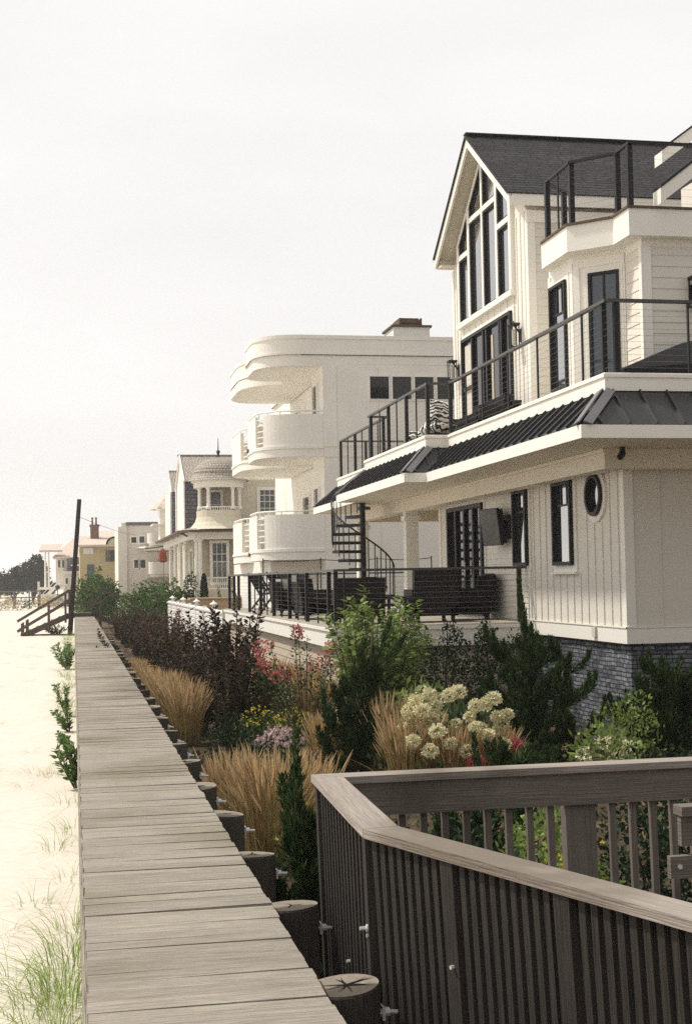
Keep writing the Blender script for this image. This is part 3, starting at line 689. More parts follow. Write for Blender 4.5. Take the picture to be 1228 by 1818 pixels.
# --- upper gable block
XG, YA, YB, YM = 9.2, 26.75, 32.45, 29.55
ZE, ZR = 9.22, 11.30
m = MB(); prof = [(YA, 4.5), (YB, 4.5), (YB, ZE), (YM, ZR), (YA, ZE)]
n5 = len(prof)
m.face([(XG, y, z) for y, z in prof][::-1]); m.face([(16, y, z) for y, z in prof])
for i in range(n5):
    (y0, z0), (y1, z1) = prof[i], prof[(i + 1) % n5]; m.face([(XG, y0, z0), (XG, y1, z1), (16, y1, z1), (16, y0, z0)])
for yy in (26.98, 27.24, 27.5, 31.86, 32.12): m.bx(XG - .02, XG, yy - .025, yy + .025, 4.52, ZE + .72 * min(yy - YA, YB - yy) if False else ZE + .05)
for yy in [27.75 + .48 * i for i in range(9)]: m.bx(XG - .02, XG, yy - .025, yy + .025, 7.44, 7.70)
obj('gable_wall', m, M['gablew'], H, 'upper gable wall facing the beach')
m = MB(); clap(m, (XG, YA, 0), (1, 0, 0), (0, -1, 0), 6.8, 4.55, 9.0, .18, .018); obj('gable_siding', m, M['white'], H)
m = MB(); m.bx(XG - .025, XG, YA - .025, YA + .14, 4.55, 9.2); m.bx(XG, XG + .14, YA - .025, YA, 4.55, 9.2); m.bx(XG, 16, YA - .06, YA, 8.98, 9.22); obj('corner_board', m, M['trim'], H)
m = MB(); m.bx(XG - .025, XG, YB - .14, YB + .02, 4.55, 9.2); obj('corner_board', m, M['trim'], H)
# gable glazing: four columns of panes, each its own window; thick reveals, white mullions
cols = [(31.60, 30.86), (30.70, 29.74), (29.62, 28.70), (28.56, 27.78)]
SILL = 7.78
def rk(y): return 11.26 - abs(y - YM) * .76
def pane_poly(par, poly, depth=.075, fw=.045):
    cy = sum(p[0] for p in poly) / len(poly); cz = sum(p[1] for p in poly) / len(poly); n = len(poly); m = MB()
    A2 = sum(poly[i][0] * poly[(i + 1) % n][1] - poly[(i + 1) % n][0] * poly[i][1] for i in range(n))
    if A2 < 0: poly = poly[::-1]
    inner = offset([poly[-1]] + poly + [poly[0]], fw)[1:-1]
    for i in range(n):
        a, b, c, d = poly[i], poly[(i + 1) % n], inner[(i + 1) % n], inner[i]
        x1 = XG - depth; x0 = XG
        m.face([(x1, *a), (x1, *d), (x1, *c), (x1, *b)]); m.face([(x0, *d), (x0, *c), (x1, *c), (x1, *d)]); m.face([(x0, *a), (x1, *a), (x1, *b), (x0, *b)])
    f = obj('gable_window', m, M['black'], par)
    m = MB(); m.face([(XG - .012, *p) for p in inner][::-1]); obj('pane', m, M['glass'], f)
for i, (ya, yb) in enumerate(cols):
    tz = 9.33 if i in (0, 3) else 10.02
    pane_poly(H, [(yb, SILL), (ya, SILL), (ya, min(tz - .06, rk(ya) - .02)), (yb, tz - .06)] if i in (0,) else [(yb, SILL), (ya, SILL), (ya, tz - .06), (yb, tz - .06)])
    hi, lo = (yb, ya) if i < 2 else (ya, yb)
    if i in (0, 3): poly = [(yb, tz + .06), (ya, tz + .06), (ya, rk(ya)), (yb, rk(yb))]
    else: poly = [(yb, tz + .06), (ya, tz + .06), (ya, rk(ya)), (yb, rk(yb))]
    pane_poly(H, poly)
m = MB(); xw = XG - .095
for (y0, y1) in ((31.60, 31.76), (30.70, 30.86), (29.62, 29.74), (28.56, 28.70), (27.62, 27.78)):
    zt_ = min(rk(y0), rk(y1)) + .02; m.bx(xw, XG, y0, y1, SILL - .1, zt_ if zt_ > SILL else SILL)
for (y0, y1, z) in ((30.86, 31.6, 9.33), (27.78, 28.56, 9.33), (29.74, 30.70, 10.02), (28.70, 29.62, 10.02)): m.bx(xw, XG, y0, y1, z - .06, z + .06)
m.bx(xw - .03, XG, 27.6, 31.78, SILL - .13, SILL - .005)
for s in (1, -1):
    a = Vector((XG - .05, YM + s * 2.2, rk(YM + s * 2.2) + .03)); b = Vector((XG - .05, YM, rk(YM) + .03)); m.beam(a, b, .09, .10)
obj('mullion', m, M['trim'], H)
# terrace doors below the gable
d = window(H, (XG, 31.58, 0), uY, nX, 3.78, 4.6, 7.36, .10, .07, .10, gm='glassd', name='terrace_door')
m = MB()
for a in (.85, 1.75, 2.0, 2.95, 3.1): lb(m, (XG, 31.58, 0), uY, nX, a - .045, a + .045, .03, .085, 4.66, 7.30)
lb(m, (XG, 31.58, 0), uY, nX, .07, .85, .03, .08, 6.12, 6.2)
obj('stile', m, M['black'], d)
m = MB(); lb(m, (XG, 31.58, 0), uY, nX, .12, .80, .019, .026, 4.7, 7.2); obj('curtain', m, M['cushion'], d)
m = MB(); lb(m, (XG, 31.58, 0), uY, nX, 2.22, 2.36, .019, .03, 4.7, 7.1); obj('curtain', m, M['tanwall'], d)
def lantern(y, z, x=XG, n=(-1, 0, 0)):
    m = MB(); c = Vector((x, y, z)) if n[0] else Vector((x, y, z))
    nx, ny = n[0], n[1]; p = c + Vector(n) * .17
    for sx in (-1, 1):
        for sy in (-1, 1): m.bx(p.x + sx * .085 - .01, p.x + sx * .085 + .01, p.y + sy * .085 - .01, p.y + sy * .085 + .01, z - .24, z + .22)
    m.bx(p.x - .105, p.x + .105, p.y - .105, p.y + .105, z + .2, z + .25); m.bx(p.x - .1, p.x + .1, p.y - .1, p.y + .1, z - .26, z - .235); m.tube([(p.x, p.y, z + .25), (p.x, p.y, z + .3)], .012, 6)
    m.bx(min(c.x, c.x + nx * .03) - (.05 if ny else 0), max(c.x, c.x + nx * .03) + (.05 if ny else 0), min(c.y, c.y + ny * .03) - (.05 if nx else 0), max(c.y, c.y + ny * .03) + (.05 if nx else 0), z - .14, z + .14); m.beam(c, p + Vector((0, 0, .22)), .03, .03)
    l = obj('wall_lantern', m, M['black'], H); m = MB(); m.tube([(p.x, p.y, z - .2), (p.x, p.y, z + .12)], .045, 10); obj('lamp_glass', m, M['lampglass'], l)
lantern(27.32, 6.74); lantern(32.1, 6.72); lantern(21.0, 6.33, 10.02, (0, -1, 0))
# gable roof
RY = 2.96; zr, ze = 11.56, 9.45
m = MB()
for s in (1, -1):
    g = gable_slab((8.75, YM + s * RY, ze), (8.75, YM, zr), (7.6, 0, 0), .10)
    q = [Vector((8.75, YM + s * RY, ze + .115)), Vector((16.35, YM + s * RY, ze + .115)), Vector((16.35, YM, zr + .115)), Vector((8.75, YM, zr + .115))]
    m.face(q if s < 0 else q[::-1], [(0, 0), (7.6, 0), (7.6, 3.7), (0, 3.7)] if s < 0 else [(0, 3.7), (7.6, 3.7), (7.6, 0), (0, 0)])
    for off in range(24):     # shingle courses, each a thin step
        t0 = off / 24.; a = Vector((8.72, YM + s * (RY + .03) * (1 - t0), ze - .02 + (zr - ze + .02) * t0 + .118)); b = Vector((8.72, YM + s * (RY + .03) * (1 - (off + 1.) / 24), ze - .02 + (zr - ze + .02) * (off + 1.) / 24 + .106))
        dd = b - a; q = [a, a + Vector((7.65, 0, 0)), b + Vector((7.65, 0, 0)), b]; L = dd.length
        uv = [(off * .13, off * L), (off * .13 + 7.65, off * L), (off * .13 + 7.65, off * L + L), (off * .13, off * L + L)]
        m.face(q if s < 0 else q[::-1], uv if s < 0 else uv[::-1])
        q2 = [a, a - Vector((0, 0, .03)), a + Vector((7.65, 0, -.03)), a + Vector((7.65, 0, 0))]; m.face(q2)
    e0, e1 = Vector((8.72, YM + s * (RY + .03), ze + .10)), Vector((8.72, YM, zr + .125))
    m.face([e0, e1, e1 - Vector((0, 0, .07)), e0 - Vector((0, 0, .07))])
m.beam((8.72, YM, zr + .14), (16.37, YM, zr + .14), .2, .03)
rf = obj('gable_roof', m, M['shingle'], H)
m = MB()
for s in (1, -1):
    g = MB(); a, b = Vector((8.76, YM + s * RY, ze - .16)), Vector((8.76, YM, zr - .16)); dd = b - a
    m.obox(a, dd, (.05, 0, 0), (0, 0, .25)); 
    m.obox(Vector((8.81, YM + s * (RY - .02), ze - .16)), (7.5, 0, 0), (0, s * .03, 0), (0, 0, .25))
obj('rake_board', m, M['trim'], rf)
m = MB()
for s in (1, -1):
    a, b = Vector((8.80, YM + s * RY, ze + .02)), Vector((8.80, YM, zr + .02)); m.obox(a, (7.5, 0, 0), b - a, (0, 0, .06))
m.bx(8.82, 9.2, YM + 2.55, YM + RY, ze - .17, ze - .14)
obj('soffit', m, M['cream'], rf)
# --- bay with upper balcony
bay = [(16, 21.0), (9.16, 21.0), (9.16, 21.7), (8.49, 22.37), (8.49, 23.6), (9.9, 25.0), (9.9, 26.74), (16, 26.74)]
m = MB(); m.prism(bay, 4.5, 7.3); obj('bay_wall', m, M['trim'], H, 'angled bay wall beside the terrace')
m = MB(); clap(m, (9.3, 21.0, 0), (1, 0, 0), (0, -1, 0), 6.6, 4.55, 7.1, .185, .016); clap(m, (9.16, 21.66, 0), (0, -1, 0), (-1, 0, 0), .62, 4.55, 7.1, .185, .016); obj('bay_siding', m, M['white'], H)
m = MB(); m.bx(9.135, 9.16, 20.97, 21.08, 4.55, 7.1); m.bx(9.16, 9.31, 20.975, 21.0, 4.55, 7.1); m.bx(8.465, 8.49, 22.37, 22.5, 4.55, 7.1); m.bx(8.465, 8.49, 23.48, 23.6, 4.55, 7.1)
dv = Vector((-.7071, .7071, 0)); dn = Vector((-.7071, -.7071, 0)); P = (9.16, 21.7, 0)
lb(m, P, dv, dn, .0, .1, 0, .022, 4.55, 7.1); lb(m, P, dv, dn, .83, .945, 0, .022, 4.55, 7.1); lb(m, P, dv, dn, .0, .945, 0, .02, 7.0, 7.15)
obj('corner_board', m, M['trim'], H)
window(H, (8.49, 23.42, 0), uY, nX, .80, 5.0, 6.88, .09, .05, .10, vtop=((.36, .68), 6.35), sill=True, label='narrow bay window with small upper panes')
window(H, (9.16 - .7071 * .66, 21.7 + .7071 * .66, 0), (.7071, -.7071, 0), dn, .56, 4.62, 6.88, .06, .05, .06, vs=(.5,), gm='glassb', label='blue-tinted glazed door in the angled face of the bay')
bo = [(16, 20.78), (8.86, 20.78), (8.86, 21.46), (8.27, 22.05), (8.27, 23.35), (9.95, 25.0), (9.95, 26.7), (16, 26.7)]
m = MB(); m.prism(bo, 7.22, 7.66); obj('balcony_fascia', m, M['trim'], H)
m = MB(); m.prism([(x - .03, y - .03) for x, y in bo[:5]] + bo[5:], 7.66, 7.70); obj('balcony_floor', m, M['brownedge'], H)
zb2 = 7.70
cable_rail(H, [(16, 20.9, zb2), (8.96, 20.9, zb2), (8.96, 21.5, zb2), (8.37, 22.09, zb2), (8.37, 23.3, zb2), (8.95, 23.88, zb2)], 1.08, [(8.98, 20.98, zb2), (8.96, 21.45, zb2), (8.40, 22.12, zb2), (8.37, 23.25, zb2), (8.9, 23.83, zb2)], [(8.37, 22.7, zb2), (10.9, 20.9, zb2)], 8, 'balcony_railing', .085, .06, 'black')
# roofs entering from the right
def rslab(y0, y1, x0, z0, x1, z1, nm):
    m = MB(); q = [(x0, y0, z0), (x1, y0, z1), (x1, y1, z1), (x0, y1, z0)]; L = math.hypot(x1 - x0, z1 - z0)
    m.face(q, [(0, 0), (0, L), (y1 - y0, L), (y1 - y0, 0)]); m.face([(a, b, c - .05) for a, b, c in q][::-1])
    for i in range(4):
        a, b = Vector(q[i]), Vector(q[(i + 1) % 4]); m.face([a, b, b - Vector((0, 0, .05)), a - Vector((0, 0, .05))])
    r = obj(nm, m, M['shingle'], H)
    m = MB(); m.obox((x0, y0 + .02, z0 - .30), (x1 - x0, 0, z1 - z0), (0, .05, 0), (0, 0, .245)); m.obox((x0, y0 + .07, z0 - .30), (0, y1 - y0 - .1, 0), (.05, 0, .035), (0, 0, .24)); obj('rake_board', m, M['trim'], r)
    m = MB(); m.obox((x0 + .05, y0 + .07, z0 - .12), (x1 - x0, 0, z1 - z0), (0, y1 - y0 - .1, 0), (0, 0, .03)); obj('soffit', m, M['cream'], r)
rslab(20.55, 20.9, 9.33, 8.0, 12.6, 10.5, 'side_roof')
rslab(24.9, 25.3, 11.35, 10.05, 14.4, 12.3, 'dormer_roof')
m = MB(); m.bx(11.2, 16, 20.95, 23.8, 7.7, 8.9); obj('upper_wall', m, M['white'], H)
m = MB(); m.tube([(7.9, 19.0, 3.6), (7.9, 19.0, 3.5)], .045, 8); m.tube([(7.9, 19.0, 3.5), (7.82, 18.9, 3.44)], .05, 8); obj('eave_spotlight', m, M['black'], H)
# ================================================================== ground level deck of house 1
DK = thing('deck', 'raised deck with white fascia and black cable railing in front of the white house', 'deck', (4.6, 24.2, -.9))
m = MB(); y = 24.2
while y < 41.9: m.bx(4.5, 8.15 if y < 30.4 else 13, y, y + .14, .855, .89); y += .145
obj('deck_floor', m, M['deckfl'], DK)
m = MB(); m.strip([(8.15, 24.22), (4.54, 24.22), (4.54, 41.9), (13, 41.9)], .50, .852, .04); m.strip([(8.15, 24.17), (4.49, 24.17), (4.49, 41.95)], .80, .858, .03); obj('fascia', m, M['trim'], DK)
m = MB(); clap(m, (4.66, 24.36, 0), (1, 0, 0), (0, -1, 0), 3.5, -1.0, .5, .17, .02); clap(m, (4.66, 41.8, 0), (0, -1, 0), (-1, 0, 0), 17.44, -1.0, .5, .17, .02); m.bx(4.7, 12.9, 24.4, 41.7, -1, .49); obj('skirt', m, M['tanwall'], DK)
zd = .89
cable_rail(DK, [(13, 41.6, zd), (4.6, 41.6, zd), (4.6, 24.3, zd), (8.14, 24.3, zd)], 1.0, [(4.6, y, zd) for y in (24.34, 25.0, 27.43, 29.72, 32.14, 34.43, 36.7, 39.14, 40.26, 41.5)] + [(8.02, 24.3, zd), (7.0, 41.6, zd)], [(4.6, y, zd) for y in (26.2, 28.6, 30.9, 33.3, 35.6)] + [(4.75, 24.3, zd)], 9, 'deck_railing', .075, .085, 'railtop')
# spiral staircase
SP = thing('spiral_staircase', 'black metal spiral staircase between the deck and the terrace', 'staircase', (7.0, 33.3, .89))
m = MB(); m.tube([(7.0, 33.3, .89), (7.0, 33.3, 4.2)], .07, 10); obj('pole', m, M['black'], SP)
nst = 14; ang = lambda k: R(-20 - 24 * k)
hp = []
for k in range(nst):
    a0, a1 = ang(k) - R(13), ang(k) + R(13); z = .89 + .22 * (k + 1); m = MB()
    m.prism([(7 + .05 * math.cos(a0), 33.3 + .05 * math.sin(a0)), (7 + .78 * math.cos(a0), 33.3 + .78 * math.sin(a0)), (7 + .78 * math.cos(a1), 33.3 + .78 * math.sin(a1)), (7 + .05 * math.cos(a1), 33.3 + .05 * math.sin(a1))], z - .075, z)
    obj('tread', m, M['black'], SP)
for k in range(nst * 2):
    a = ang(k / 2); z = .89 + .22 * (k / 2 + 1)
    m = MB(); m.tube([(7 + .76 * math.cos(a), 33.3 + .76 * math.sin(a), z - .04), (7 + .76 * math.cos(a), 33.3 + .76 * math.sin(a), z + .9)], .013, 4); obj('baluster', m, M['black'], SP)
m = MB(); m.tube([(7 + .76 * math.cos(ang(k / 4)), 33.3 + .76 * math.sin(ang(k / 4)), .89 + .22 * (k / 4 + 1) + .9) for k in range(nst * 4)], .022, 6); obj('handrail', m, M['black'], SP)
# netting fence behind the deck
NF = thing('net_fence', 'low black net fence with thin posts and sagging top line behind the deck', 'fence', (7, 43.5, -.9))
pts = [5.9, 7.75, 9.6, 11.4]
for x in pts: m = MB(); m.tube([(x, 43.5, -.9), (x, 43.5, 2.42)], .02, 6); obj('post', m, M['black'], NF)
m = MB()
for a, b in zip(pts[:-1], pts[1:]): m.tube([(a + (b - a) * t / 6, 43.5, 2.36 - .05 * math.sin(math.pi * t / 6)) for t in range(7)], .012, 4)
obj('top_line', m, M['black'], NF)
# deck furniture
def sofa(loc, rz, w, label, back=.86, seatm='fabric', group='dark deck seating'):
    t = thing('wicker_sofa', label, 'sofa', (0, 0, 0), group)
    m = MB(); m.bx(-w / 2, w / 2, -.40, .40, .12, .36); obj('base', m, M['wicker'], t)
    m = MB(); b = -.40; m.obox((-w / 2, -.42, .30), (w, 0, 0), (0, .16, 0), (0, -.06, back - .30)); obj('backrest', m, M['wicker'], t)
    for s in (-1, 1):
        m = MB(); m.bx(s * (w / 2 + .0), s * (w / 2 - .14), -.40, .40, .12, .62); obj('arm', m, M['wicker'], t)
        for q in (-.34, .34): m = MB(); m.bx(s * (w / 2 - .09) - .03, s * (w / 2 - .09) + .03, q - .03, q + .03, 0, .12); obj('leg', m, M['wicker'], t)
    n = max(1, round(w / .75)); cw = (w - .3) / n
    for i in range(n):
        m = MB(); x = -w / 2 + .15 + i * cw; m.bx(x + .01, x + cw - .01, -.26, .42, .362, .50); obj('seat_cushion', m, M[seatm], t)
        m = MB(); m.obox((x + .02, -.27, .50), (cw - .04, 0, 0), (0, .14, 0), (0, -.05, .36)); obj('back_cushion', m, M[seatm], t)
    t.location = loc; t.rotation_euler = (0, 0, rz); return t
sofa((5.2, 25.5, zd), R(0), .95, 'black wicker sofa behind the deck corner, seen from the back')
sofa((6.68, 25.6, zd), R(0), .86, 'high-backed black armchair in the middle of the deck', 1.02)
sofa((7.65, 26.3, zd), R(75), 1.0, 'dark armchair against the porch wall below the television', .9)
sofa((5.1, 29.2, zd), R(-90), 1.4, 'black sofa facing the house along the beach side of the deck', .8)
sofa((5.1, 32.6, zd), R(-90), 1.3, 'short black sofa with pale cushion farther along the deck', .8, 'cushion')
def table(loc, w, d, h, label):
    t = thing('low_table', label, 'table', (0, 0, 0)); m = MB(); m.bx(-w / 2, w / 2, -d / 2, d / 2, h - .05, h); obj('table_top', m, M['black'], t)
    for sx in (-1, 1):
        for sy in (-1, 1): m = MB(); m.bx(sx * (w / 2 - .05) - .025, sx * (w / 2 - .05) + .025, sy * (d / 2 - .05) - .025, sy * (d / 2 - .05) + .025, 0, h - .05); obj('leg', m, M['black'], t)
    t.location = loc
table((5.95, 25.3, zd), .55, .7, .5, 'black rectangular table between the two seats at the near end of the deck')
table((5.6, 38.6, zd), .9, .9, .72, 'small square black table near the far deck railing')
def folding_chair(loc, rz, label):
    t = thing('folding_chair', label, 'chair', (0, 0, 0), 'folding deck chairs')
    for s in (-.27, .27):
        m = MB(); m.beam((s, -.30, 0), (s, .30, .62), .035, .05); obj('leg', m, M['black'], t)
        m = MB(); m.beam((s, .30, 0), (s, -.42, 1.05), .035, .05); obj('leg', m, M['black'], t)
    m = MB(); m.obox((-.25, -.12, .42), (.5, 0, 0), (0, .42, .04), (0, 0, .02)); obj('seat', m, M['fabric'], t)
    m = MB(); m.obox((-.25, -.18, .58), (.5, 0, 0), (0, -.26, .40), (0, .015, .01)); obj('backrest', m, M['fabric'], t)
    t.location = loc; t.rotation_euler = (0, 0, rz)
folding_chair((5.35, 35.2, zd), R(-70), 'black folding deck chair beside the short sofa')
folding_chair((5.5, 40.2, zd), R(-60), 'black folding deck chair at the far end of the deck railing')
# television on a swung-out wall arm
TV = thing('television', 'flat television tilted out from the porch wall above the armchair', 'television', (7.95, 25.3, 2.68))
ca = R(8); ux = Vector((math.sin(ca), -math.cos(ca), 0)); nn = Vector((-math.cos(ca), -math.sin(ca), 0)); tl = (Vector((0, 0, 1)) - nn * -.10).normalized()
ctr = Vector((7.90, 25.5, 2.68)); tl = (Vector((0, 0, 1)) + Vector((-.12, 0, 0))).normalized(); nn2 = ux.cross(tl).normalized()
if nn2.dot(nn) < 0: nn2 = -nn2
m = MB(); m.obox(ctr - ux * .50 - tl * .36 - nn2 * .06, ux * .80, tl * .72, nn2 * .055); m.obox(ctr - ux * .40 - tl * .33 - nn2 * .14, ux * .68, tl * .66, nn2 * .08); obj('body', m, M['black'], TV)
tvm = mat('television_screen', (.05, .05, .05), .3, .5, .6, 3, ior=1.25)
m = MB(); m.obox(ctr - ux * .48 - tl * .34 - nn2 * .004, ux * .76, tl * .68, nn2 * .006); obj('screen', m, tvm, TV)
m = MB(); m.bx(8.0, 8.18, 25.4, 25.6, 2.55, 2.8); m.bx(8.13, 8.18, 25.2, 25.76, 2.45, 2.9); obj('wall_arm', m, M['black'], TV)
# terrace furniture
s1 = sofa((8.35, 27.6, 4.53), R(90), 2.6, 'black sofa on the upper terrace in front of the glazed doors', .72)
def cushion(loc, rot, sc, label):
    m = MB(); n = 8
    for j in range(n + 1):
        for i in range(n + 1):
            u, v = -1 + 2 * i / n, -1 + 2 * j / n; h = .16 * ((1 - u ** 4) * (1 - v ** 4)) ** .5; m.v.append((u * .25, h, v * .25 * (1 - .06 * u * u)))
    for j in range(n + 1):
        for i in range(n + 1):
            u, v = -1 + 2 * i / n, -1 + 2 * j / n; h = .16 * ((1 - u ** 4) * (1 - v ** 4)) ** .5; m.v.append((u * .25, -h, v * .25 * (1 - .06 * u * u)))
    k = (n + 1) ** 2
    for j in range(n):
        for i in range(n):
            a = j * (n + 1) + i; m.f.append((a, a + 1, a + n + 2, a + n + 1)); m.f.append((k + a, k + a + n + 1, k + a + n + 2, k + a + 1)); m.mi += [0, 0]; m.uv += [(0, 0)] * 8
    o = solo('cushion', m, M['zebra'], label, 'cushion', (0, 0, 0), 'zebra-striped terrace cushions', True); o.location = loc; o.rotation_euler = rot; o.scale = (sc,) * 3
cushion((7.35, 27.0, 5.06), (R(-15), R(12), R(10)), 1.05, 'zebra-striped cushion standing upright on the pile by the terrace corner')
cushion((7.30, 27.1, 4.76), (R(80), 0, R(25)), 1.15, 'zebra-striped cushion lying at the bottom of the terrace pile')
cushion((7.30, 28.9, 4.68), (R(70), 0, R(-10)), 1.1, 'zebra-striped cushion lying flat farthest from the terrace corner')
m = MB(); m.bx(6.98, 7.66, 26.7, 29.4, 4.535, 4.62); solo('floor_mat', m, M['fabric'], 'low dark lounger pad under the striped cushions', 'lounger pad', (7.3, 28, 4.535))
UB = thing('patio_canopy', 'large black canvas canopy spread low over the right end of the terrace', 'canopy', (10.4, 19.55, 4.53))
m = MB(); n = 8; c = (10.55, 19.7, 0)
rim = [(c[0] + 2.75 * math.cos(R(22.5 + 45 * i)), c[1] + 1.55 * math.sin(R(22.5 + 45 * i)), 4.78) for i in range(n)]
mid = [(c[0] + 1.6 * math.cos(R(22.5 + 45 * i)), c[1] + .9 * math.sin(R(22.5 + 45 * i)), 5.22) for i in range(n)]
for i in range(n):
    j = (i + 1) % n; m.face([rim[i], rim[j], mid[j], mid[i]]); m.face([mid[i], mid[j], (c[0], c[1], 5.55)])
    m.face([rim[i], rim[j], (rim[j][0], rim[j][1], 4.66), (rim[i][0], rim[i][1], 4.66)])
obj('canopy', m, M['fabric'], UB)
m = MB(); m.tube([(c[0], c[1], 4.53), (c[0], c[1], 5.6)], .03, 8); obj('pole', m, M['black'], UB)
# black pipe on the stone base
m = MB(); m.tube([(8.20, 23.15, -.35), (8.16, 23.0, -.36), (8.16, 22.95, -.5), (8.17, 23.15, -.9), (8.17, 23.3, -1.0)], .028, 8); m.bx(8.13, 8.22, 22.9, 23.25, -.44, -.36)
solo('drain_pipe', m, M['black'], 'bent black pipe against the stone base of the white house', 'pipe', (8.17, 23.1, -.9))

# ================================================================== white vinyl fence with caps
VF = thing('vinyl_fence', 'white louvred vinyl fence with capped posts running beyond the deck', 'fence', (4.55, 55, -.9))
yv = 42.6; k = 0
while yv < 68.5:
    m = MB(); m.bx(4.48, 4.62, yv - .07, yv + .07, -.95, .86); p = obj('post', m, M['vinyl'], VF)
    if k % 2 == 1:
        m = MB(); m.lathe([(.0, .24), (.05, .17), (.13, .12), (.14, .10), (.06, .08), (.05, 0), (.10, 0), (.10, -.03)], (4.55, yv, .86), 10); obj('post_cap', m, M['vinyl'], p)
    k += 1; yv += 3.25
m = MB(); m.bx(4.46, 4.64, 42.6, 68.6, .70, .76); m.bx(4.52, 4.58, 42.6, 68.6, -.86, -.74); obj('rail', m, M['vinyl'], VF)
m = MB(); z = -.74
while z < .68: m.obox((4.50, 42.62, z), (.06, 0, .05), (0, 25.9, 0), (0, 0, .10)); z += .155
obj('slat_panel', m, M['vinyl'], VF)
m = MB(); m.strip([(4.5, 60.4), (7.4, 60.4)], .15, .92, .06); m.bx(4.95, 7.4, 60.2, 61.6, .95, 1.0); m.bx(4.95, 7.4, 60.3, 61.5, -.9, .95)
solo('planter_box', m, M['tanbox'], 'tan wooden planter box behind the white vinyl fence', 'planter', (6, 60.8, -.9))
# ================================================================== HOUSE 2: white modern house with curved balconies
W = thing('modern_house', 'white stucco house with rounded stacked balconies and a square chimney', 'house', (9.15, 50, -.9))
Y2 = 50.0; X2 = 9.1
m = MB(); m.prism([(X2, Y2), (17, Y2), (17, 66), (X2 + .5, 66), (X2 + .5, 52.4), (X2, 52.4)], -1.0, 10.05); obj('wall', m, M['stucco'], W)
def arc(cx, cy, rx, ry, a0, a1, n=14): return [(cx + rx * math.cos(R(a0 + (a1 - a0) * i / n)), cy + ry * math.sin(R(a0 + (a1 - a0) * i / n))) for i in range(n + 1)]
near = [(X2 - .006, Y2)] + arc(8.35, 51.6, 1.65, 1.6, 270, 180) + arc(7.6, 53.2, .9, 1.0, 180, 90, 6) + [(X2 + .45, 54.2)]
far_ = [(X2 + .45, 54.21), (8.2, 54.21)] + arc(8.4, 57.3, 1.6, 2.3, 270, 180) + arc(7.8, 59.5, 1.0, 1.6, 180, 90, 6) + [(X2 + .45, 61.1)]
roofp = [(17, Y2 - .05)] + [(x - .05, y - .05) for x, y in near[:-1]] + [(8.8, 54.2), (8.8, 54.21)] + far_[1:-1] + [(X2 + .4, 61.1), (X2 + .4, 66.1), (17, 66.1)]
m = MB()
for (q, zs) in ((near, 0), (far_, 0)): m.prism(q, 9.62 - zs, 10.02)
m.prism([(17, Y2 - .03)] + near[:1] + near[-1:] + [(17, 54.2)], 9.7, 10.02)
obj('canopy', m, M['stucco'], W)
m = MB(); m.strip(roofp, 10.0, 10.72, -.2) ; m.strip(offset(roofp, .035), 10.62, 10.76, -.15); m.strip(offset(roofp, .03), 10.035, 10.11, -.12); m.prism(roofp, 10.006, 10.05); obj('parapet', m, M['stucco'], W)
m = MB(); m.bx(12.3, 13.75, 52, 53.6, 10.0, 11.5); ch = obj('chimney', m, M['stucco'], W)
m = MB(); m.bx(12.22, 13.83, 51.92, 53.68, 11.5, 11.58); m.bx(12.6, 13.5, 52.2, 53.4, 11.62, 11.66); m.bx(12.6, 12.66, 52.2, 53.4, 11.58, 11.9); m.bx(13.44, 13.5, 52.2, 53.4, 11.58, 11.9); m.bx(12.66, 13.44, 52.25, 52.3, 11.7, 11.84); m.bx(12.66, 13.44, 52.5, 53.2, 11.66, 11.95); obj('chimney_cap', m, M['brownedge'], ch)
for zb_, ztop, open_ in ((6.25, 7.95, 0), (2.45, 4.25, 0)):
    for q in (near, far_):
        m = MB(); m.prism(q, zb_, zb_ + .42); qq = q[:-1]; rail_q = qq
        i0 = len(qq) // 2
        solid = qq[:11] if q is near else qq[:12]
        m.strip(solid, zb_ + .42, ztop - .12, -.14); m.strip(offset(q[:-1], .04), zb_ + .30, zb_ + .40, -.1)
        tail = qq[13:] if q is near else qq[14:]
        m.strip(tail, zb_ + .42, ztop - .12, -.14)
        b = obj('balcony', m, M['stucco'], W)
        m = MB(); m.tube([(x + .06, y + .03, ztop) for x, y in qq], .035, 6)
        gap = qq[10:14]
        for k in range(5): m.tube([(x + .06, y + .03, ztop - .25 - .22 * k) for x, y in gap], .03, 5)
        for (x, y) in qq[::3]: m.tube([(x + .06, y + .03, ztop - .2), (x + .06, y + .03, ztop)], .025, 5)
        obj('railing', m, M['trim'], b)
for zb_ in (2.45,):
    m = MB(); m.prism(near[:-1] + [(X2, 54)], -.9, zb_ - .02) if False else m.bx(7.2, X2, 51.0, 63, -.9, 2.44); obj('ground_wall', m, M['stucco'], W)
uX = (1, 0, 0); nY = (0, -1, 0)
for i in range(5): window(W, (10.86 + .86 * i, Y2, 0), uX, nY, .76, 8.38, 9.26, .05, .02, .045, gm='glassd', cm='trim', fm='trim')
for (yy, z0, z1, ww) in ((51.9, 6.7, 9.1, 1.0), (51.9, 2.9, 5.2, 1.1), (57.5, 2.9, 5.2, 1.6), (60, 6.7, 9.0, 1.6), (54.6, 2.9, 5.9, 1.0)):
    window(W, (X2 + (.5 if yy > 52.5 else 0), yy, 0), (0, -1, 0), (-1, 0, 0), ww, z0, z1, .09, .06, .08, gm='glassd', fm='trim', cm='trim')
m = MB()
for xx in (9.62, 11.2): m.bx(xx - .012, xx + .012, Y2 - .008, Y2, 2.5, 9.6)
m.bx(X2, 17, Y2 - .012, Y2, 6.22, 6.26); m.bx(X2, 17, Y2 - .012, Y2, 6.6, 6.64)
obj('wall_joint', m, M['cream'], W)
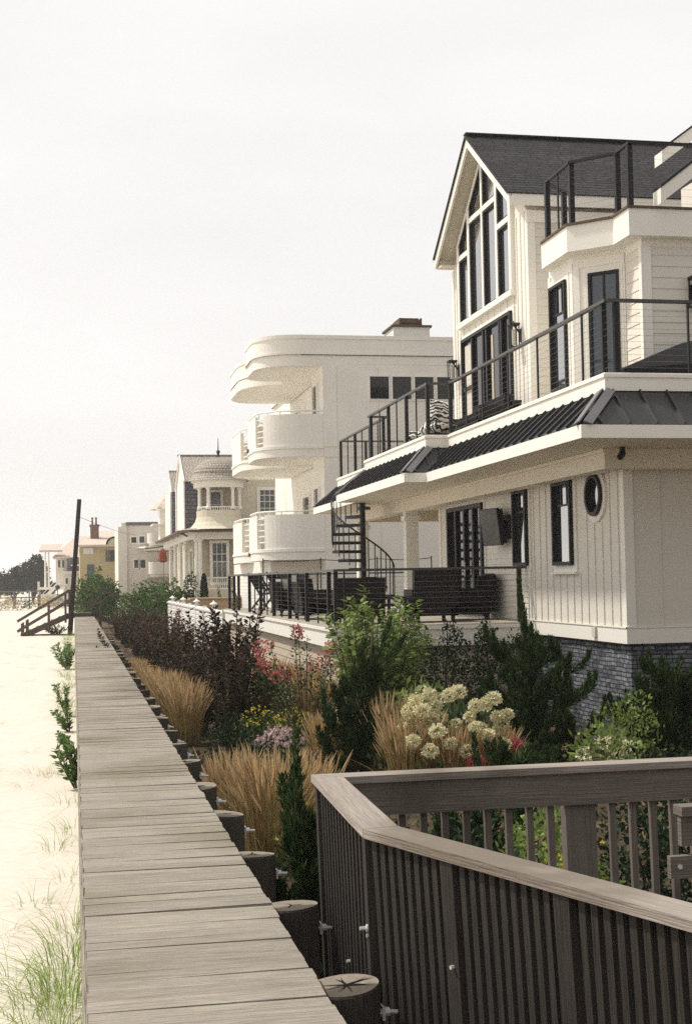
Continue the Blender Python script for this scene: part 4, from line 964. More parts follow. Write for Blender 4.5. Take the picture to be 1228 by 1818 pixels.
for (xx) in (7.4, 8.1): window(W, (xx, 51.0, 0), uX, nY, .5, 1.4, 1.95, .05, .04, .05, gm='glassb', fm='trim')
for i, (px, yy, zz) in enumerate(((6.68, 53.0, 2.5), (6.68, 53.0, 6.5))):
    m = MB(); m.lathe([(0, 0), (.05, 0), (.09, -.16), (0, -.16)], (px, yy, zz + .3), 8); m.bx(px, px + .12, yy - .02, yy + .02, zz + .2, zz + .24); obj('wall_lamp', m, M['brownedge'], W)

# ================================================================== HOUSE 3: shingled house with round turret
S = thing('turret_house', 'pale yellow shingled house with domed round turret porch and cedar roof', 'house', (7.2, 70, -.9))
m = MB(); m.bx(7.0, 18, 72.0, 96, -.9, 4.4); m.bx(8.45, 18, 72.0, 92, 4.4, 7.0); obj('wall', m, M['sidingy'], S)
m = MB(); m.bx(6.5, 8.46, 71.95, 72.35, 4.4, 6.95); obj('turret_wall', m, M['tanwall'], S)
tc_ = (7.40, 71.2, 0); tr = 1.1
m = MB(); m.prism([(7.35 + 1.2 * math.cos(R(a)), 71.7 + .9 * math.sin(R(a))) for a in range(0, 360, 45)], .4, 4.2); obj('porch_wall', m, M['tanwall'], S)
# round turret: flared shingle parapet, columns, entablature, dome, finial
m = MB(); m.lathe([(1.72, 4.36), (1.45, 4.5), (1.25, 4.75), (1.16, 5.0), (1.16, 5.32), (1.1, 5.34), (1.1, 5.0)], tc_, 28); obj('turret_parapet', m, M['sidingy'], S)
m = MB(); m.lathe([(1.0, 6.5), (1.3, 6.5), (1.3, 6.76), (1.44, 6.81), (1.44, 6.9), (1.1, 6.9)], tc_, 28); obj('entablature', m, M['trim'], S)
for a in (150, 200, 235, 305, 340):
    x, y = tc_[0] + 1.09 * math.cos(R(a)), tc_[1] + 1.09 * math.sin(R(a)); m = MB(); m.lathe([(.13, 5.4), (.13, 5.5), (.09, 5.55), (.08, 6.4), (.13, 6.46), (.13, 6.5)], (x, y, 0), 10); obj('turret_column', m, M['trim'], S)
dome = MB(); prof = [(1.58, 6.86)] 
for i in range(8):
    a0 = R(8 + 80 * i / 8); a1 = R(8 + 80 * (i + 1) / 8); r0 = 1.30 * math.cos(a0) ** .8 + .02; z0 = 7.0 + 1.06 * math.sin(a0); prof += [(r0 + .03, z0 - .03), (1.30 * math.cos(a1) ** .8 + .02, 7.0 + 1.06 * math.sin(a1))]
prof.append((.0, 8.1)); dome.lathe(prof, tc_, 28); do = obj('dome', dome, M['cedar'], S)
m = MB(); m.lathe([(.10, 8.15), (.05, 8.25), (.11, 8.42), (.03, 8.5), (.012, 9.1), (0, 9.12)], tc_, 8); obj('finial', m, M['black'], do)
m = MB(); 
for a in range(195, 345, 6): m.tube([(tc_[0] + 1.1 * math.cos(R(a)), tc_[1] + 1.1 * math.sin(R(a)), 5.1), (tc_[0] + 1.1 * math.cos(R(a)), tc_[1] + 1.1 * math.sin(R(a)), 5.5)], .02, 4)
m.tube([(tc_[0] + 1.1 * math.cos(R(a)), tc_[1] + 1.1 * math.sin(R(a)), 5.5) for a in range(195, 346, 6)], .03, 5); obj('balustrade', m, M['trim'], S)
window(S, (7.0, 71.95, 0), uX, nY, .62, 4.95, 6.4, .05, .05, .08, hs=(5.7,), gm='glassb', fm='trim')
window(S, (9.6, 71.98, 0), uX, nY, .85, 5.2, 6.5, .05, .05, .12, vs=(.33, .66), hs=(5.5, 5.85, 6.18), gm='glassb', fm='trim')
# lower porch with eave, columns and balustrade
eave = [(14, 69.75), (5.75, 69.75), (5.3, 70.6), (5.3, 84), (5.3, 90)]
m = MB(); hi = [(14, 71.6), (7.2, 71.6), (6.75, 72.2), (6.75, 84), (6.75, 90)]
for i in range(len(eave) - 1):
    a, b, c, d_ = (*eave[i], 4.3), (*eave[i + 1], 4.3), (*hi[i + 1], 4.75), (*hi[i], 4.75); m.face([a, b, c, d_]); m.face([(*eave[i], 4.24), (*hi[i], 4.24), (*hi[i + 1], 4.24), (*eave[i + 1], 4.24)])
obj('porch_roof', m, M['cedar'], S)
m = MB(); m.strip(eave, 4.20, 4.32, .08); m.tube([(5.4, 71.0, 4.22), (6.0, 71.0, 3.9), (6.2, 71.2, 3.75), (6.2, 71.2, .4)], .05, 6); obj('gutter', m, M['brownedge'], S)
m = MB(); m.strip([(14, 70.2), (6.05, 70.2), (5.75, 70.9), (5.75, 90)], 3.85, 4.24, -.2); obj('porch_beam', m, M['trim'], S)
for (x, y) in ((6.15, 70.4), (6.32, 70.3), (8.45, 70.3), (5.85, 73.5), (5.85, 77), (5.85, 81), (5.85, 85)):
    m = MB(); m.lathe([(.15, .45), (.15, .6), (.11, .66), (.095, 3.7), (.15, 3.78), (.15, 3.86)], (x, y, 0), 10); obj('porch_column', m, M['trim'], S)
m = MB(); x = 6.5
while x < 8.4: m.tube([(x, 70.3, 1.35), (x, 70.3, 1.85)], .022, 4); x += .105
m.bx(6.4, 8.45, 70.25, 70.35, 1.85, 1.92); m.bx(6.4, 8.45, 70.25, 70.35, 1.30, 1.36); obj('porch_balustrade', m, M['trim'], S)
m = MB(); m.bx(6.1, 14, 70.2, 72, .15, 1.3); m.bx(5.95, 14, 70.1, 72, -.9, .15); m.bx(5.8, 6.95, 72, 90, -.9, 1.3); obj('porch_base', m, M['sidingy'], S)
window(S, (6.95, 70.78, 0), uX, nY, .8, 1.6, 3.7, .05, .05, .1, vs=(.33, .66), hs=(2.7, 3.1), gm='glassb', fm='trim')
for yy in (76, 80, 84): window(S, (6.98, yy, 0), (0, -1, 0), (-1, 0, 0), 1.8, 1.3, 3.6, .06, .06, .1, vs=(.33, .66), gm='glassb', fm='trim')
# main roof and slate-sided dormers toward the beach
m = MB()
def roofq(m, a, b, c, d_):
    L1 = (Vector(b) - Vector(a)).length; L2 = (Vector(d_) - Vector(a)).length; m.face([a, b, c, d_], [(0, 0), (L1, 0), (L1, L2), (0, L2)])
roofq(m, (5.65, 72.3, 6.95), (18, 72.3, 6.95), (18, 75.3, 8.55), (5.65, 75.3, 8.55)); roofq(m, (18, 78.3, 6.95), (5.65, 78.3, 6.95), (5.65, 75.3, 8.55), (18, 75.3, 8.55))
m.beam((5.6, 75.3, 8.58), (18, 75.3, 8.58), .12, .1)
obj('main_roof', m, M['cedar'], S)
m = MB(); m.face([(5.75, 72.4, 4.5), (5.75, 78.2, 4.5), (5.75, 78.2, 6.9), (5.75, 75.3, 8.5), (5.75, 72.4, 6.9)]); m.bx(5.68, 5.74, 72.35, 72.65, 4.4, 7.0); m.bx(5.68, 5.74, 77.9, 78.25, 4.4, 7.0); m.beam((5.7, 72.3, 6.9), (5.7, 75.3, 8.52), .08, .2); m.beam((5.7, 78.3, 6.9), (5.7, 75.3, 8.52), .08, .2); obj('dormer_front', m, M['trim'], S)
m = MB(); m.face([(5.76, 72.42, 4.5), (9, 72.42, 4.5), (9, 72.42, 6.95), (5.76, 72.42, 6.95)]); obj('dormer_side', m, M['slate'], S)
m = MB(); m.face([(5.79, 83.0, 4.5), (7.5, 83.0, 4.5), (7.5, 83.0, 7.1), (5.79, 83.0, 7.1)]); obj('dormer_side', m, M['slate'], S)
m = MB(); roofq(m, (5.8, 82.9, 7.1), (12, 82.9, 7.1), (12, 85.2, 8.5), (5.8, 85.2, 8.5)); m.beam((5.8, 85.2, 8.5), (12, 85.2, 8.5), .12, .1); obj('dormer_roof', m, M['cedar'], S)
m = MB(); m.bx(5.70, 5.78, 83.02, 87.4, 4.4, 7.1); m.face([(5.9, 82.9, 7.05), (5.9, 87.5, 7.05), (5.9, 85.2, 8.45)]); obj('dormer_front', m, M['trim'], S)
m = MB(); m.bx(5.7, 7.4, 93, 95, 4.4, 6.6); m.bx(5.5, 7.5, 92.8, 95.2, 6.6, 6.72); m.bx(5.2, 7.6, 92.6, 95.4, 5.5, 5.6); obj('bay_window', m, M['trim'], S)
m = MB(); m.lathe([(1.6, 6.6), (0, 8.1)], (6.6, 94, 0), 8); obj('bay_roof', m, M['pinkroof'], S)

# ================================================================== far houses along the beach
F1 = thing('boxy_house', 'pale grey flat-roofed house with small round-ended balconies in the distance', 'house', (5, 105, -.9))
m = MB(); m.bx(3.55, 12, 105, 122, -.9, 6.2); m.bx(3.3, 3.95, 104.8, 106, -.9, 5.9); obj('wall', m, M['greywall'], F1)
m = MB(); m.bx(3.9, 12, 104.9, 122.1, 6.0, 6.25); obj('roof_edge', m, M['seamcap'], F1)
for (x, z0, z1, wd, g) in ((4.25, 4.65, 5.15, .45, 'glassd'), (4.85, 4.65, 5.2, .45, 'glassb'), (4.45, 2.75, 3.45, .38, 'glassb'), (4.9, 2.75, 3.45, .45, 'glassb'), (5.4, 3.0, 4.2, .2, 'glassd')):
    window(F1, (x, 105, 0), uX, nY, wd, z0, z1, .05, .04, .06, gm=g, fm='trim')
for (zb_, x0) in ((4.4, 5.55), (2.1, 5.6)):
    m = MB(); q = [(x0, 105), (x0, 103.6)] + arc(x0 + .5, 103.4, .5, .5, 180, 270, 5) + [(8.5, 102.9), (8.5, 105)]; m.prism(q, zb_, zb_ + .2); m.strip(q[:-1], zb_ + .2, zb_ + (1.1 if zb_ < 3 else .95), -.12); b = obj('balcony', m, M['greywall'], F1)
    m = MB(); m.lathe([(0, .01), (.32, .01)], (0, 0, 0), 12); 
    m = MB(); m.prism([(x0 + .75, 102.87), (x0 + 1.5, 102.87), (x0 + 1.5, 102.893), (x0 + .75, 102.893)], zb_ + .38, zb_ + .92); obj('opening', m, M['glassd'], b)
m = MB(); m.prism([(4.6, 105.0), (5.2, 102.7), (9, 102.7), (9, 105)], 4.25, 4.36); m.bx(5.2, 9, 102.8, 105, 4.05, 4.25); obj('ledge', m, M['trim'], F1)
m = MB(); m.bx(5.35, 9, 104.2, 105, 2.0, 4.0); obj('recess', m, M['greywall'], F1)
UM = thing('patio_umbrella', 'rust-red cloth umbrella hanging half folded in front of the distant grey house', 'umbrella', (6.5, 100, 1.6))
m = MB(); m.lathe([(.05, 4.1), (.25, 3.9), (.32, 3.2), (.15, 3.1)], (6.3, 100, 0), 8); obj('canopy', m, M['redcloth'], UM)
m = MB(); m.beam((5.0, 100, 4.1), (6.35, 100, 4.26), .08, .08); m.tube([(6.35, 100, -.9), (6.35, 100, 4.2)], .02, 6); obj('pole', m, M['brownedge'], UM)

F2 = thing('yellow_house', 'mustard yellow house with brick chimney and shuttered window in the distance', 'house', (2.5, 135, -.9))
m = MB(); m.bx(.62, 9, 135, 155, -.9, 5.35); obj('wall', m, M['yellow'], F2)
m = MB()
roofq(m, (.2, 134.5, 5.35), (9.5, 134.5, 5.35), (9.5, 145, 7.1), (2.4, 145, 7.1)); roofq(m, (.2, 155, 5.35), (.2, 134.5, 5.35), (2.4, 145, 7.1), (2.4, 146, 7.1)); m.bx(.15, 9.5, 134.45, 134.6, 5.2, 5.38); obj('roof', m, M['pinkroof'], F2)
m = MB(); m.prism([(2.85, 134.7), (4.9, 134.7), (4.9, 142), (2.85, 142)], 5.3, 5.4); n = 12
m.face([(3.85 + .62 * math.cos(R(180 * i / n)), 134.6, 5.35 + .62 * math.sin(R(180 * i / n))) for i in range(n + 1)]); m2 = [(3.85 + .8 * math.cos(R(180 * i / n)), 5.35 + .8 * math.sin(R(180 * i / n))) for i in range(n + 1)]
for i in range(n): m.face([(m2[i][0], 134.4, m2[i][1]), (m2[i + 1][0], 134.4, m2[i + 1][1]), (m2[i + 1][0], 141, m2[i + 1][1]), (m2[i][0], 141, m2[i][1])])
obj('arched_gable', m, M['sidingy'], F2)
m = MB(); m.bx(1.68, 2.5, 139, 140, 5.5, 7.5); m.bx(1.6, 2.58, 138.9, 140.1, 7.3, 7.5); ch = obj('chimney', m, M['brick'], F2)
for x in (1.88, 2.25): m = MB(); m.lathe([(.12, 7.5), (.09, 7.6), (.08, 8.1), (.13, 8.15), (.13, 8.22)], (x, 139.5, 0), 8); obj('chimney_pot', m, M['brick'], ch)
window(F2, (3.4, 135, 0), uX, nY, .7, 3.75, 4.85, .05, .05, .0, vs=(.5,), gm='glassd', fm='slate')
for x in (3.05, 4.15): m = MB(); m.bx(x, x + .3, 134.94, 135, 3.75, 4.85); obj('shutter', m, M['slate'], F2)
window(F2, (1.3, 135, 0), uX, nY, .65, 1.9, 3.5, .05, .05, .0, gm='glassb', fm='slate')
m = MB(); m.bx(.95, 1.9, 134.9, 135, 4.5, 5.1); obj('loggia', m, M['white'], F2)
m = MB(); m.bx(3.75, 4.9, 126, 128, -.9, 2.6); m.bx(3.7, 4.95, 125.9, 128.1, 2.6, 2.7)
for x in (3.8, 4.2, 4.6): m.bx(x, x + .12, 125.95, 126.1, 2.7, 3.1)
m.bx(3.7, 4.95, 125.95, 126.1, 3.1, 3.2)
solo('garden_terrace', m, M['vinyl'], 'small white masonry terrace block in front of the yellow house', 'terrace', (4.3, 127, -.9))

F3 = thing('porch_house', 'far white house with pink roof, tall columned porch and outside stairs', 'house', (-1, 170, -.9))
m = MB(); m.bx(-2.1, 6, 172, 190, 1.2, 4.9); m.bx(-1.2, 6, 171, 190, -.9, 3.2); obj('wall', m, M['white'], F3)
m = MB(); roofq(m, (-2.5, 170.8, 4.9), (6, 170.8, 4.9), (6, 180, 7.7), (.3, 180, 7.7)); roofq(m, (-2.5, 190, 4.9), (-2.5, 170.8, 4.9), (.3, 180, 7.7), (.3, 181, 7.7)); m.face([(-4.0, 169, 5.75), (-1.5, 169, 5.75), (-1.3, 172, 6.5), (-3.8, 172, 6.5)]); m.bx(-4.0, -1.3, 169, 172, 5.55, 5.72); obj('roof', m, M['pinkroof'], F3)
for x in (-3.3, -2.9): m = MB(); m.lathe([(.13, 1.2), (.10, 5.5), (.16, 5.6)], (x, 169.4, 0), 8); obj('porch_column', m, M['trim'], F3)
m = MB(); m.bx(-.75, 1.5, 170.9, 171.0, 3.2, 4.7); obj('blue_wall', m, M['slate'], F3)
for x in (-1.9, -1.4): window(F3, (x, 172, 0), uX, nY, .4, 3.6, 4.6, .05, .05, .05, gm='glassb', fm='trim')
for (x, z) in ((-1.0, 1.6), (-.3, 1.6), (.5, 1.7)): window(F3, (x, 171, 0), uX, nY, .4, z, z + .8, .05, .05, .05, gm='glassd', fm='trim')
m = MB(); m.bx(-4.2, -1.0, 168, 172, 1.0, 1.3); m.bx(-1.4, 1.2, 169.5, 171, 3.0, 3.15); m.bx(-.3, 1.2, 169, 171, 3.8, 3.95); obj('porch_floor', m, M['trim'], F3)
m = MB(); m.beam((-3.6, 167.9, -.2), (-1.6, 167.9, 1.9), .2, .4); m.beam((-3.6, 167.9, .5), (-1.6, 167.9, 2.6), .08, .08); obj('outside_stair', m, M['trim'], F3)
m = MB(); m.bx(-4.0, -3.75, 160, 160.3, -.9, 2.0); m.bx(-4.0, 1.2, 160, 160.2, -.9, .45); m.bx(-4.0, 1.2, 159.95, 160.25, .45, .55)
solo('garden_wall', m, M['white'], 'low white garden wall with a square pier in front of the far porch house', 'wall', (-1, 160, -.9))
m = MB(); m.tube([(-1.75, 158, 0), (-1.75, 158, 1.0)], .05, 6); m.ico((-1.75, 158, 1.3), .28, 8, 5)
solo('garden_lamp', m, M['black'], 'small dark ball-topped post in front of the far white garden wall', 'lamp post', (-1.75, 158, 0))
# rustic beach fence at the far left
BF = thing('beach_fence', 'weathered low post-and-rail fence at the far end of the sand', 'fence', (-8, 150, -.7))
m = MB(); m.beam((-13, 150, .95), (-3.4, 150, .95), .06, .12); m.beam((-13, 150, .3), (-3.4, 150, .3), .06, .12); obj('rail', m, M['seamcap'], BF)
for x in (-12, -10, -8, -6.2, -4.6, -3.5): m = MB(); m.bx(x - .07, x + .07, 149.93, 150.07, -.9, 1.05); obj('post', m, M['seamcap'], BF)
# ================================================================== plants
def rv(): 
    while True:
        v = Vector((U(-1, 1), U(-1, 1), U(-1, 1)))
        if .05 < v.length < 1: return v.normalized()
def spire_shrub(name, label, cat, n, h, spread, leafsz, lm, stemm, per=95, seed=0, lean=(0, 0), flowers=None, z_low=.12, up=.55, wr=.5, tall=None):
    RND.seed(seed); t = thing(name, label, cat); f = MB(); s = MB(); tips = []
    for i in range(n):
        a = U(0, 6.283); r0 = U(0, .12) * spread; r1 = spread * U(.35, 1.0); hh = h * U(.62, 1.0) * (1 - .18 * (r1 / spread - .4))
        b = Vector((r0 * math.cos(a), r0 * math.sin(a), -.02)); e = Vector((r1 * math.cos(a) + lean[0], r1 * math.sin(a) + lean[1], hh)); c = Vector((b.x * .3 + e.x * .55, b.y * .3 + e.y * .55, hh * .45)); pts = []
        for k in range(7):
            u = k / 6; pts.append(b * (1 - u) ** 2 + c * 2 * u * (1 - u) + e * u * u)
        s.tube(pts, [.012 * (1 - .75 * k / 6) + .002 for k in range(7)], 4, cap=False); tips.append(e)
        for k in range(per):
            u = z_low + (1 - z_low) * (k + U(0, 1)) / per; p = b * (1 - u) ** 2 + c * 2 * u * (1 - u) + e * u * u
            ax = (c - b) * (2 * (1 - u)) + (e - c) * 2 * u; ax.normalize(); o = rv(); o = (o - ax * o.dot(ax))
            if o.length < .1: continue
            o.normalize(); w_ = wr * (.16 * h / 2) * (1.05 - u) ** .6
            d = (ax * up + o).normalized(); q = p + o * U(.0, w_) + ax * U(0, .03)
            f.leaf(q, d, (ax * .8 + rv() * .6), leafsz * U(.7, 1.2), leafsz * U(.42, .58))
    obj('foliage', f, lm, t); obj('stem', s, stemm, t); return t, tips
def _kind(o): o['kind'] = 'thing'; return o
def grass_clump(name, label, n, h, r, bm, plume=None, bw=.006, droop=.35, seed=0, cat='grass clump', plume_w=.016, splay=.5):
    RND.seed(seed); t = thing(name, label, cat); f = MB(); g = MB()
    for i in range(n):
        a = U(0, 6.283); rr = r * .5 * math.sqrt(U(0, 1)); b = Vector((rr * math.cos(a), rr * math.sin(a), -.02)); out = Vector((math.cos(a + U(-.6, .6)), math.sin(a + U(-.6, .6)), 0)) * U(.1, 1) * r * splay
        hh = h * (U(.35, .6) if i % 9 == 0 else U(.6, 1.0)); out = out * (2.2 if i % 9 == 0 else 1.0); side = Vector((U(-1, 1), U(-1, 1), 0)); side = side.normalized() if side.length > .05 else Vector((1, 0, 0))
        pts = []
        for k in range(5):
            u = k / 4; pts.append(b + out * (u * u * (1 + droop * u)) + Vector((0, 0, hh * (u - droop * .28 * u ** 3))))
        is_pl = plume and i % 3 != 0
        f.blade(pts, [bw, bw, bw * .9, bw * .7, bw * .2], side)
        if is_pl:
            d = (pts[4] - pts[3]); q = [pts[3] + d * (k / 3.) * 1.1 for k in range(4)]
            g.blade(q, [plume_w * .4, plume_w, plume_w * .8, .002], side); g.blade(q, [plume_w * .4, plume_w, plume_w * .8, .002], Vector((-side.y, side.x, 0)))
    obj('blades' if False else 'foliage', f, bm, t)
    if plume: obj('seed_head', g, plume, t)
    return _kind(t)
def juniper(name, label, h, w, nb, seed, tall=1.0, lean=(0, 0), dens=30, nl=13, lz=.07, cat='juniper', spike=True):
    """Hollywood juniper: a few twisted upswept limbs, each a flame of needle sprays"""
    RND.seed(seed); t = thing(name, label, cat); f = MB(); s = MB()
    trunk = [Vector((lean[0] * (k / 6) ** 1.3 + .06 * math.sin(k * 1.7 + seed), lean[1] * (k / 6) ** 1.3 + .06 * math.cos(k * 2.1), h * k / 6)) for k in range(7)]
    s.tube([p * .92 for p in trunk], [.06 * (1 - k / 7) + .006 for k in range(7)], 6)
    def tp(u): k = min(5, int(u * 6)); v = u * 6 - k; return trunk[k] * (1 - v) + trunk[k + 1] * v
    def spray(p0, p1, p2, r0, dn=1.0):
        n = int(dens * dn * max(.4, (p2 - p0).length / .6)); ph = U(0, 6)
        for k in range(n):
            u = (k + U(0, 1)) / n; p = p0 * (1 - u) ** 2 + p1 * 2 * u * (1 - u) + p2 * u * u; ax = ((p1 - p0) * (1 - u) + (p2 - p1) * u).normalized()
            rad = r0 * (1.0 - u) ** .8 * (.4 + .6 * min(1, u * 4)) * (1 + .35 * math.sin(u * 17 + ph)) + .006
            for j in range(nl):
                o = rv(); o = o - ax * o.dot(ax) * .6; q = p + o * rad * U(.25, 1.0); f.leaf(q, (ax * 1.2 + o * .7 + Vector((0, 0, .3)) + rv() * .3).normalized(), rv(), lz * U(.5, 1.35), .016 * U(.7, 1.3))
    for i in range(nb):
        u = .04 + .80 * ((i + U(0, .9)) / nb) ** 1.1; a = i * 2.4 + U(-.7, .7); L = w * U(.55, 1.25) * (1.1 - .55 * u); up = L * U(.9, 1.9) * tall
        p0 = tp(u * .75); dr = Vector((math.cos(a), math.sin(a), 0)); e = p0 + dr * L + Vector((0, 0, up)); c = p0 + dr * L * .95 + Vector((0, 0, up * .18))
        s.tube([p0, c * .5 + p0 * .5, c * .6 + e * .4], [.02, .014, .006], 4, cap=False); spray(p0, c, e, .115)
        for q in range(3):
            v = U(.3, .8); b0 = p0 * (1 - v) ** 2 + c * 2 * v * (1 - v) + e * v * v; a2 = a + U(-1.3, 1.3); L2 = L * U(.25, .5); d2 = Vector((math.cos(a2), math.sin(a2), 0))
            e2 = b0 + d2 * L2 + Vector((0, 0, L2 * U(.9, 2.0) * tall)); spray(b0, b0 + d2 * L2 * .9 + Vector((0, 0, L2 * .2)), e2, .07)
    spray(trunk[0] + Vector((0, 0, .1)), trunk[1], trunk[3], w * .62, 2.2); spray(trunk[1], trunk[2], trunk[4], .26, 1.5); spray(trunk[2], trunk[3], trunk[5], .18)
    if spike: spray(trunk[3], trunk[4], trunk[6], .13); spray(trunk[4], trunk[5], trunk[6] + Vector((0, 0, .2)), .085)
    else:
        for q in range(4): a = U(0, 6.28); b0 = trunk[4]; spray(b0, b0 + Vector((math.cos(a) * .2, math.sin(a) * .2, .15)), b0 + Vector((math.cos(a) * .28 + lean[0] * .4, math.sin(a) * .28, U(.5, 1.0) * h * .33)), .10)
    obj('foliage', f, M['juniper'], t); obj('trunk', s, M['bark'], t); return t
def blob_crown(f, c, rx, ry, rz, n, L, W, lump=.28, shell=.45, seed=0):
    off = Vector((seed * 7.7, seed * 3.1, 0))
    for i in range(n):
        d = rv(); k = 1 + lump * 1.6 * noise.noise(d * 1.9 + off) + lump * .8 * noise.noise(d * 4.5 + off); r = k * (1 - shell * U(0, 1) ** 2)
        p = Vector((c[0] + d.x * rx * r, c[1] + d.y * ry * r, c[2] + d.z * rz * r)); f.leaf(p, (d * .7 + rv() + Vector((0, 0, .2))).normalized(), rv(), L * U(.6, 1.3), W * U(.7, 1.2))
def bush(name, label, blobs, n, L, W, lm, cat='bush', trunkh=.5, seed=0, group=None):
    RND.seed(seed); t = thing(name, label, cat, (0, 0, 0), group); f = MB(); s = MB(); tot = sum(b[3] * b[4] for b in blobs)
    for i, b in enumerate(blobs): blob_crown(f, b[:3], b[3], b[3], b[4], int(n * b[3] * b[4] / tot), L, W, seed=seed + i)
    for i, b in enumerate(blobs): s.tube([(b[0] * .2, b[1] * .2, 0), (b[0] * .6, b[1] * .6, b[2] * .6), (b[0], b[1], b[2] + b[4] * .3)], [.05 * trunkh, .035 * trunkh, .012 * trunkh], 5)
    obj('foliage', f, lm, t); obj('stem', s, M['bark'], t); return t
def put(t, loc, rz=0, sc=1.0):
    t.location = loc; t.rotation_euler = (0, 0, rz); t.scale = (sc,) * 3; return t
def flowers(t, name, pts, r, pm, n=30, L=.03, group=None, sq=.8, label=None):
    for p in pts:
        f = MB(); c = Vector(p)
        rr = r * U(.8, 1.2)
        for i in range(n):
            d = rv(); f.leaf(c + Vector((d.x, d.y, d.z * sq)) * rr * U(.6, 1), (d + rv() * .7).normalized(), (d + rv() * .8), L * U(.7, 1.2), L * U(.7, 1.0))
        obj(name, f, pm, t, label)
GZ = -.92
# --- dark purple-leaved shrubs, the row along the boardwalk
PS = [spire_shrub('purple_shrub', '', 'shrub', 14, 2.05, .52, .085, M['purple'], M['stem'], 120, 21)[0], spire_shrub('purple_shrub', '', 'shrub', 11, 1.85, .60, .085, M['purple'], M['stem'], 120, 22)[0], spire_shrub('purple_shrub', '', 'shrub', 16, 1.75, .70, .085, M['purple'], M['stem'], 100, 23)[0]]
used = set()
pos = [(2.38, 22.6, 0, 1.02, 'dark purple shrub with a broad leafy base, front right of the shrub row'), (2.16, 24.2, 0, 1.25, 'dark purple shrub with tall twin spires in front of the white vinyl fence end'), (2.80, 24.6, 0, 1.4, 'tallest dark purple shrub, its spires rising before the deck fascia'), (3.05, 24.0, 2, .95, 'bushy dark purple shrub mixed with green leaves beside the pink flowers'), (2.02, 27.3, 1, 1.1, 'single-spired dark purple shrub against the white louvred fence'),
       (2.62, 28.5, 2, .85, 'rounded dark purple shrub behind the front purple spires'), (2.0, 30.6, 1, 1.05, 'dark purple shrub above the golden grass strip by the boardwalk'), (2.6, 33, 2, 1.0, 'wide dark purple shrub in the middle of the row below the vinyl fence'), (2.0, 34.5, 0, .95, 'slim dark purple shrub close to the boardwalk in the middle of the row'), (2.3, 38, 2, 1.1, 'reddish-tipped purple shrub in front of the big green hedge'),
       (2.05, 39, 1, .95, 'purple shrub leaning beside the boardwalk edge'), (2.2, 43, 2, 1.0, 'far purple shrub at the right of the boardwalk, before the hedge'), (2.7, 45, 2, 1.1, 'far purple shrub at the foot of the vinyl fence'), (2.1, 48, 1, 1.05, 'far purple shrub hugging the boardwalk, two before the stairs'), (2.4, 52, 2, 1.1, 'distant purple shrub below the hedge corner'), (2.1, 57, 2, 1.0, 'distant purple shrub next to the stairs platform'), (2.3, 62, 2, 1.0, 'farthest purple shrub of the row, behind the stair rail'), (3.0, 36, 2, 1.0, 'purple shrub pressed against the middle of the vinyl fence'), (3.4, 29.5, 1, .9, 'purple shrub between the vinyl fence end and the deck corner'), (2.0, 66, 2, .8, 'last small purple shrub by the stair side rail')]
for i, (x, y, k, sc, lab) in enumerate(pos): place(PS[k], used, (x, y, GZ), U(0, 6), sc, lab, 'purple-leaved shrubs along the boardwalk')
LS, _ = spire_shrub('purple_shrub', 'low purple branches arching out over the boardwalk edge', 'shrub', 3, 1.5, .12, .10, M['purple'], M['stem'], 90, 31, lean=(-1.0, -.9), z_low=.3); LS['group'] = 'purple-leaved shrubs along the boardwalk'; put(LS, (1.58, 38.6, -.9))
RS, _ = spire_shrub('red_shrub', 'shrub with rust-red leaf tips in front of the big hedge', 'shrub', 14, 1.9, .8, .10, M['redbrown'], M['stem'], 80, 33); put(RS, (2.6, 42, GZ), 0, 1.05)
RS2, _ = spire_shrub('red_shrub', 'small red-leaved shrub against the stone base of the house', 'shrub', 9, 1.0, .35, .06, M['redbrown'], M['stem'], 60, 34); put(RS2, (6.75, 19.0, GZ), 0, .95)
# --- golden feather grasses
GR = [grass_clump('feather_grass', '', 520, 1.22, .55, M['strawbase'], M['straw'], .007, .3, 41), grass_clump('feather_grass', '', 420, 1.15, .5, M['strawbase'], M['straw'], .007, .2, 42)]
used = set()
gp = [(1.80, 12.9, 0, 1.02, 'large golden feather grass clump behind the foreground railing corner'), (1.62, 14.6, 1, .85, 'smaller golden grass clump behind the large one beside the piles'), (2.25, 13.6, 1, .9, 'golden grass leaning right of the large foreground clump'), (1.80, 23.0, 1, 1.0, 'straight golden grass clump nearest in the strip beside the far piles'), (1.72, 24.3, 0, .98, 'golden grass clump second in the strip beside the far piles'), (1.66, 25.6, 1, .98, 'golden grass clump third in the strip beside the far piles'), (1.60, 27.2, 0, .92, 'golden grass clump fourth in the strip beside the far piles'), (1.55, 29, 1, .9, 'golden grass clump fifth in the strip, beside the purple shrubs'), (1.48, 31.2, 0, .85, 'golden grass clump sixth in the strip along the boardwalk'), (1.42, 34, 1, .8, 'last golden grass clump of the strip along the boardwalk'),
      (3.85, 17.2, 0, 1.12, 'golden grass at the left of the cream hydrangeas, beside the big juniper'), (4.42, 16.0, 1, .88, 'golden grass among the cream hydrangea blooms'), (4.9, 16.0, 0, .82, 'golden grass at the right end of the hydrangeas, near the red bloom'), (3.95, 16.3, 1, 1.05, 'low golden grass in front of the hydrangeas'), (4.35, 26.3, 0, 1.0, 'golden grass below the deck fascia behind the pink-flowered tree'), (3.9, 28.2, 1, 1.05, 'golden grass below the deck beside the vinyl fence end'), (4.2, 24.0, 0, .9, 'golden grass behind the pink-flowered tree trunks'), (3.35, 18.4, 1, .85, 'golden grass tips behind the dark juniper on its left')]
for i, (x, y, k, sc, lab) in enumerate(gp): place(GR[k], used, (x, y, GZ), U(0, 6), sc, lab, 'golden feather grasses')
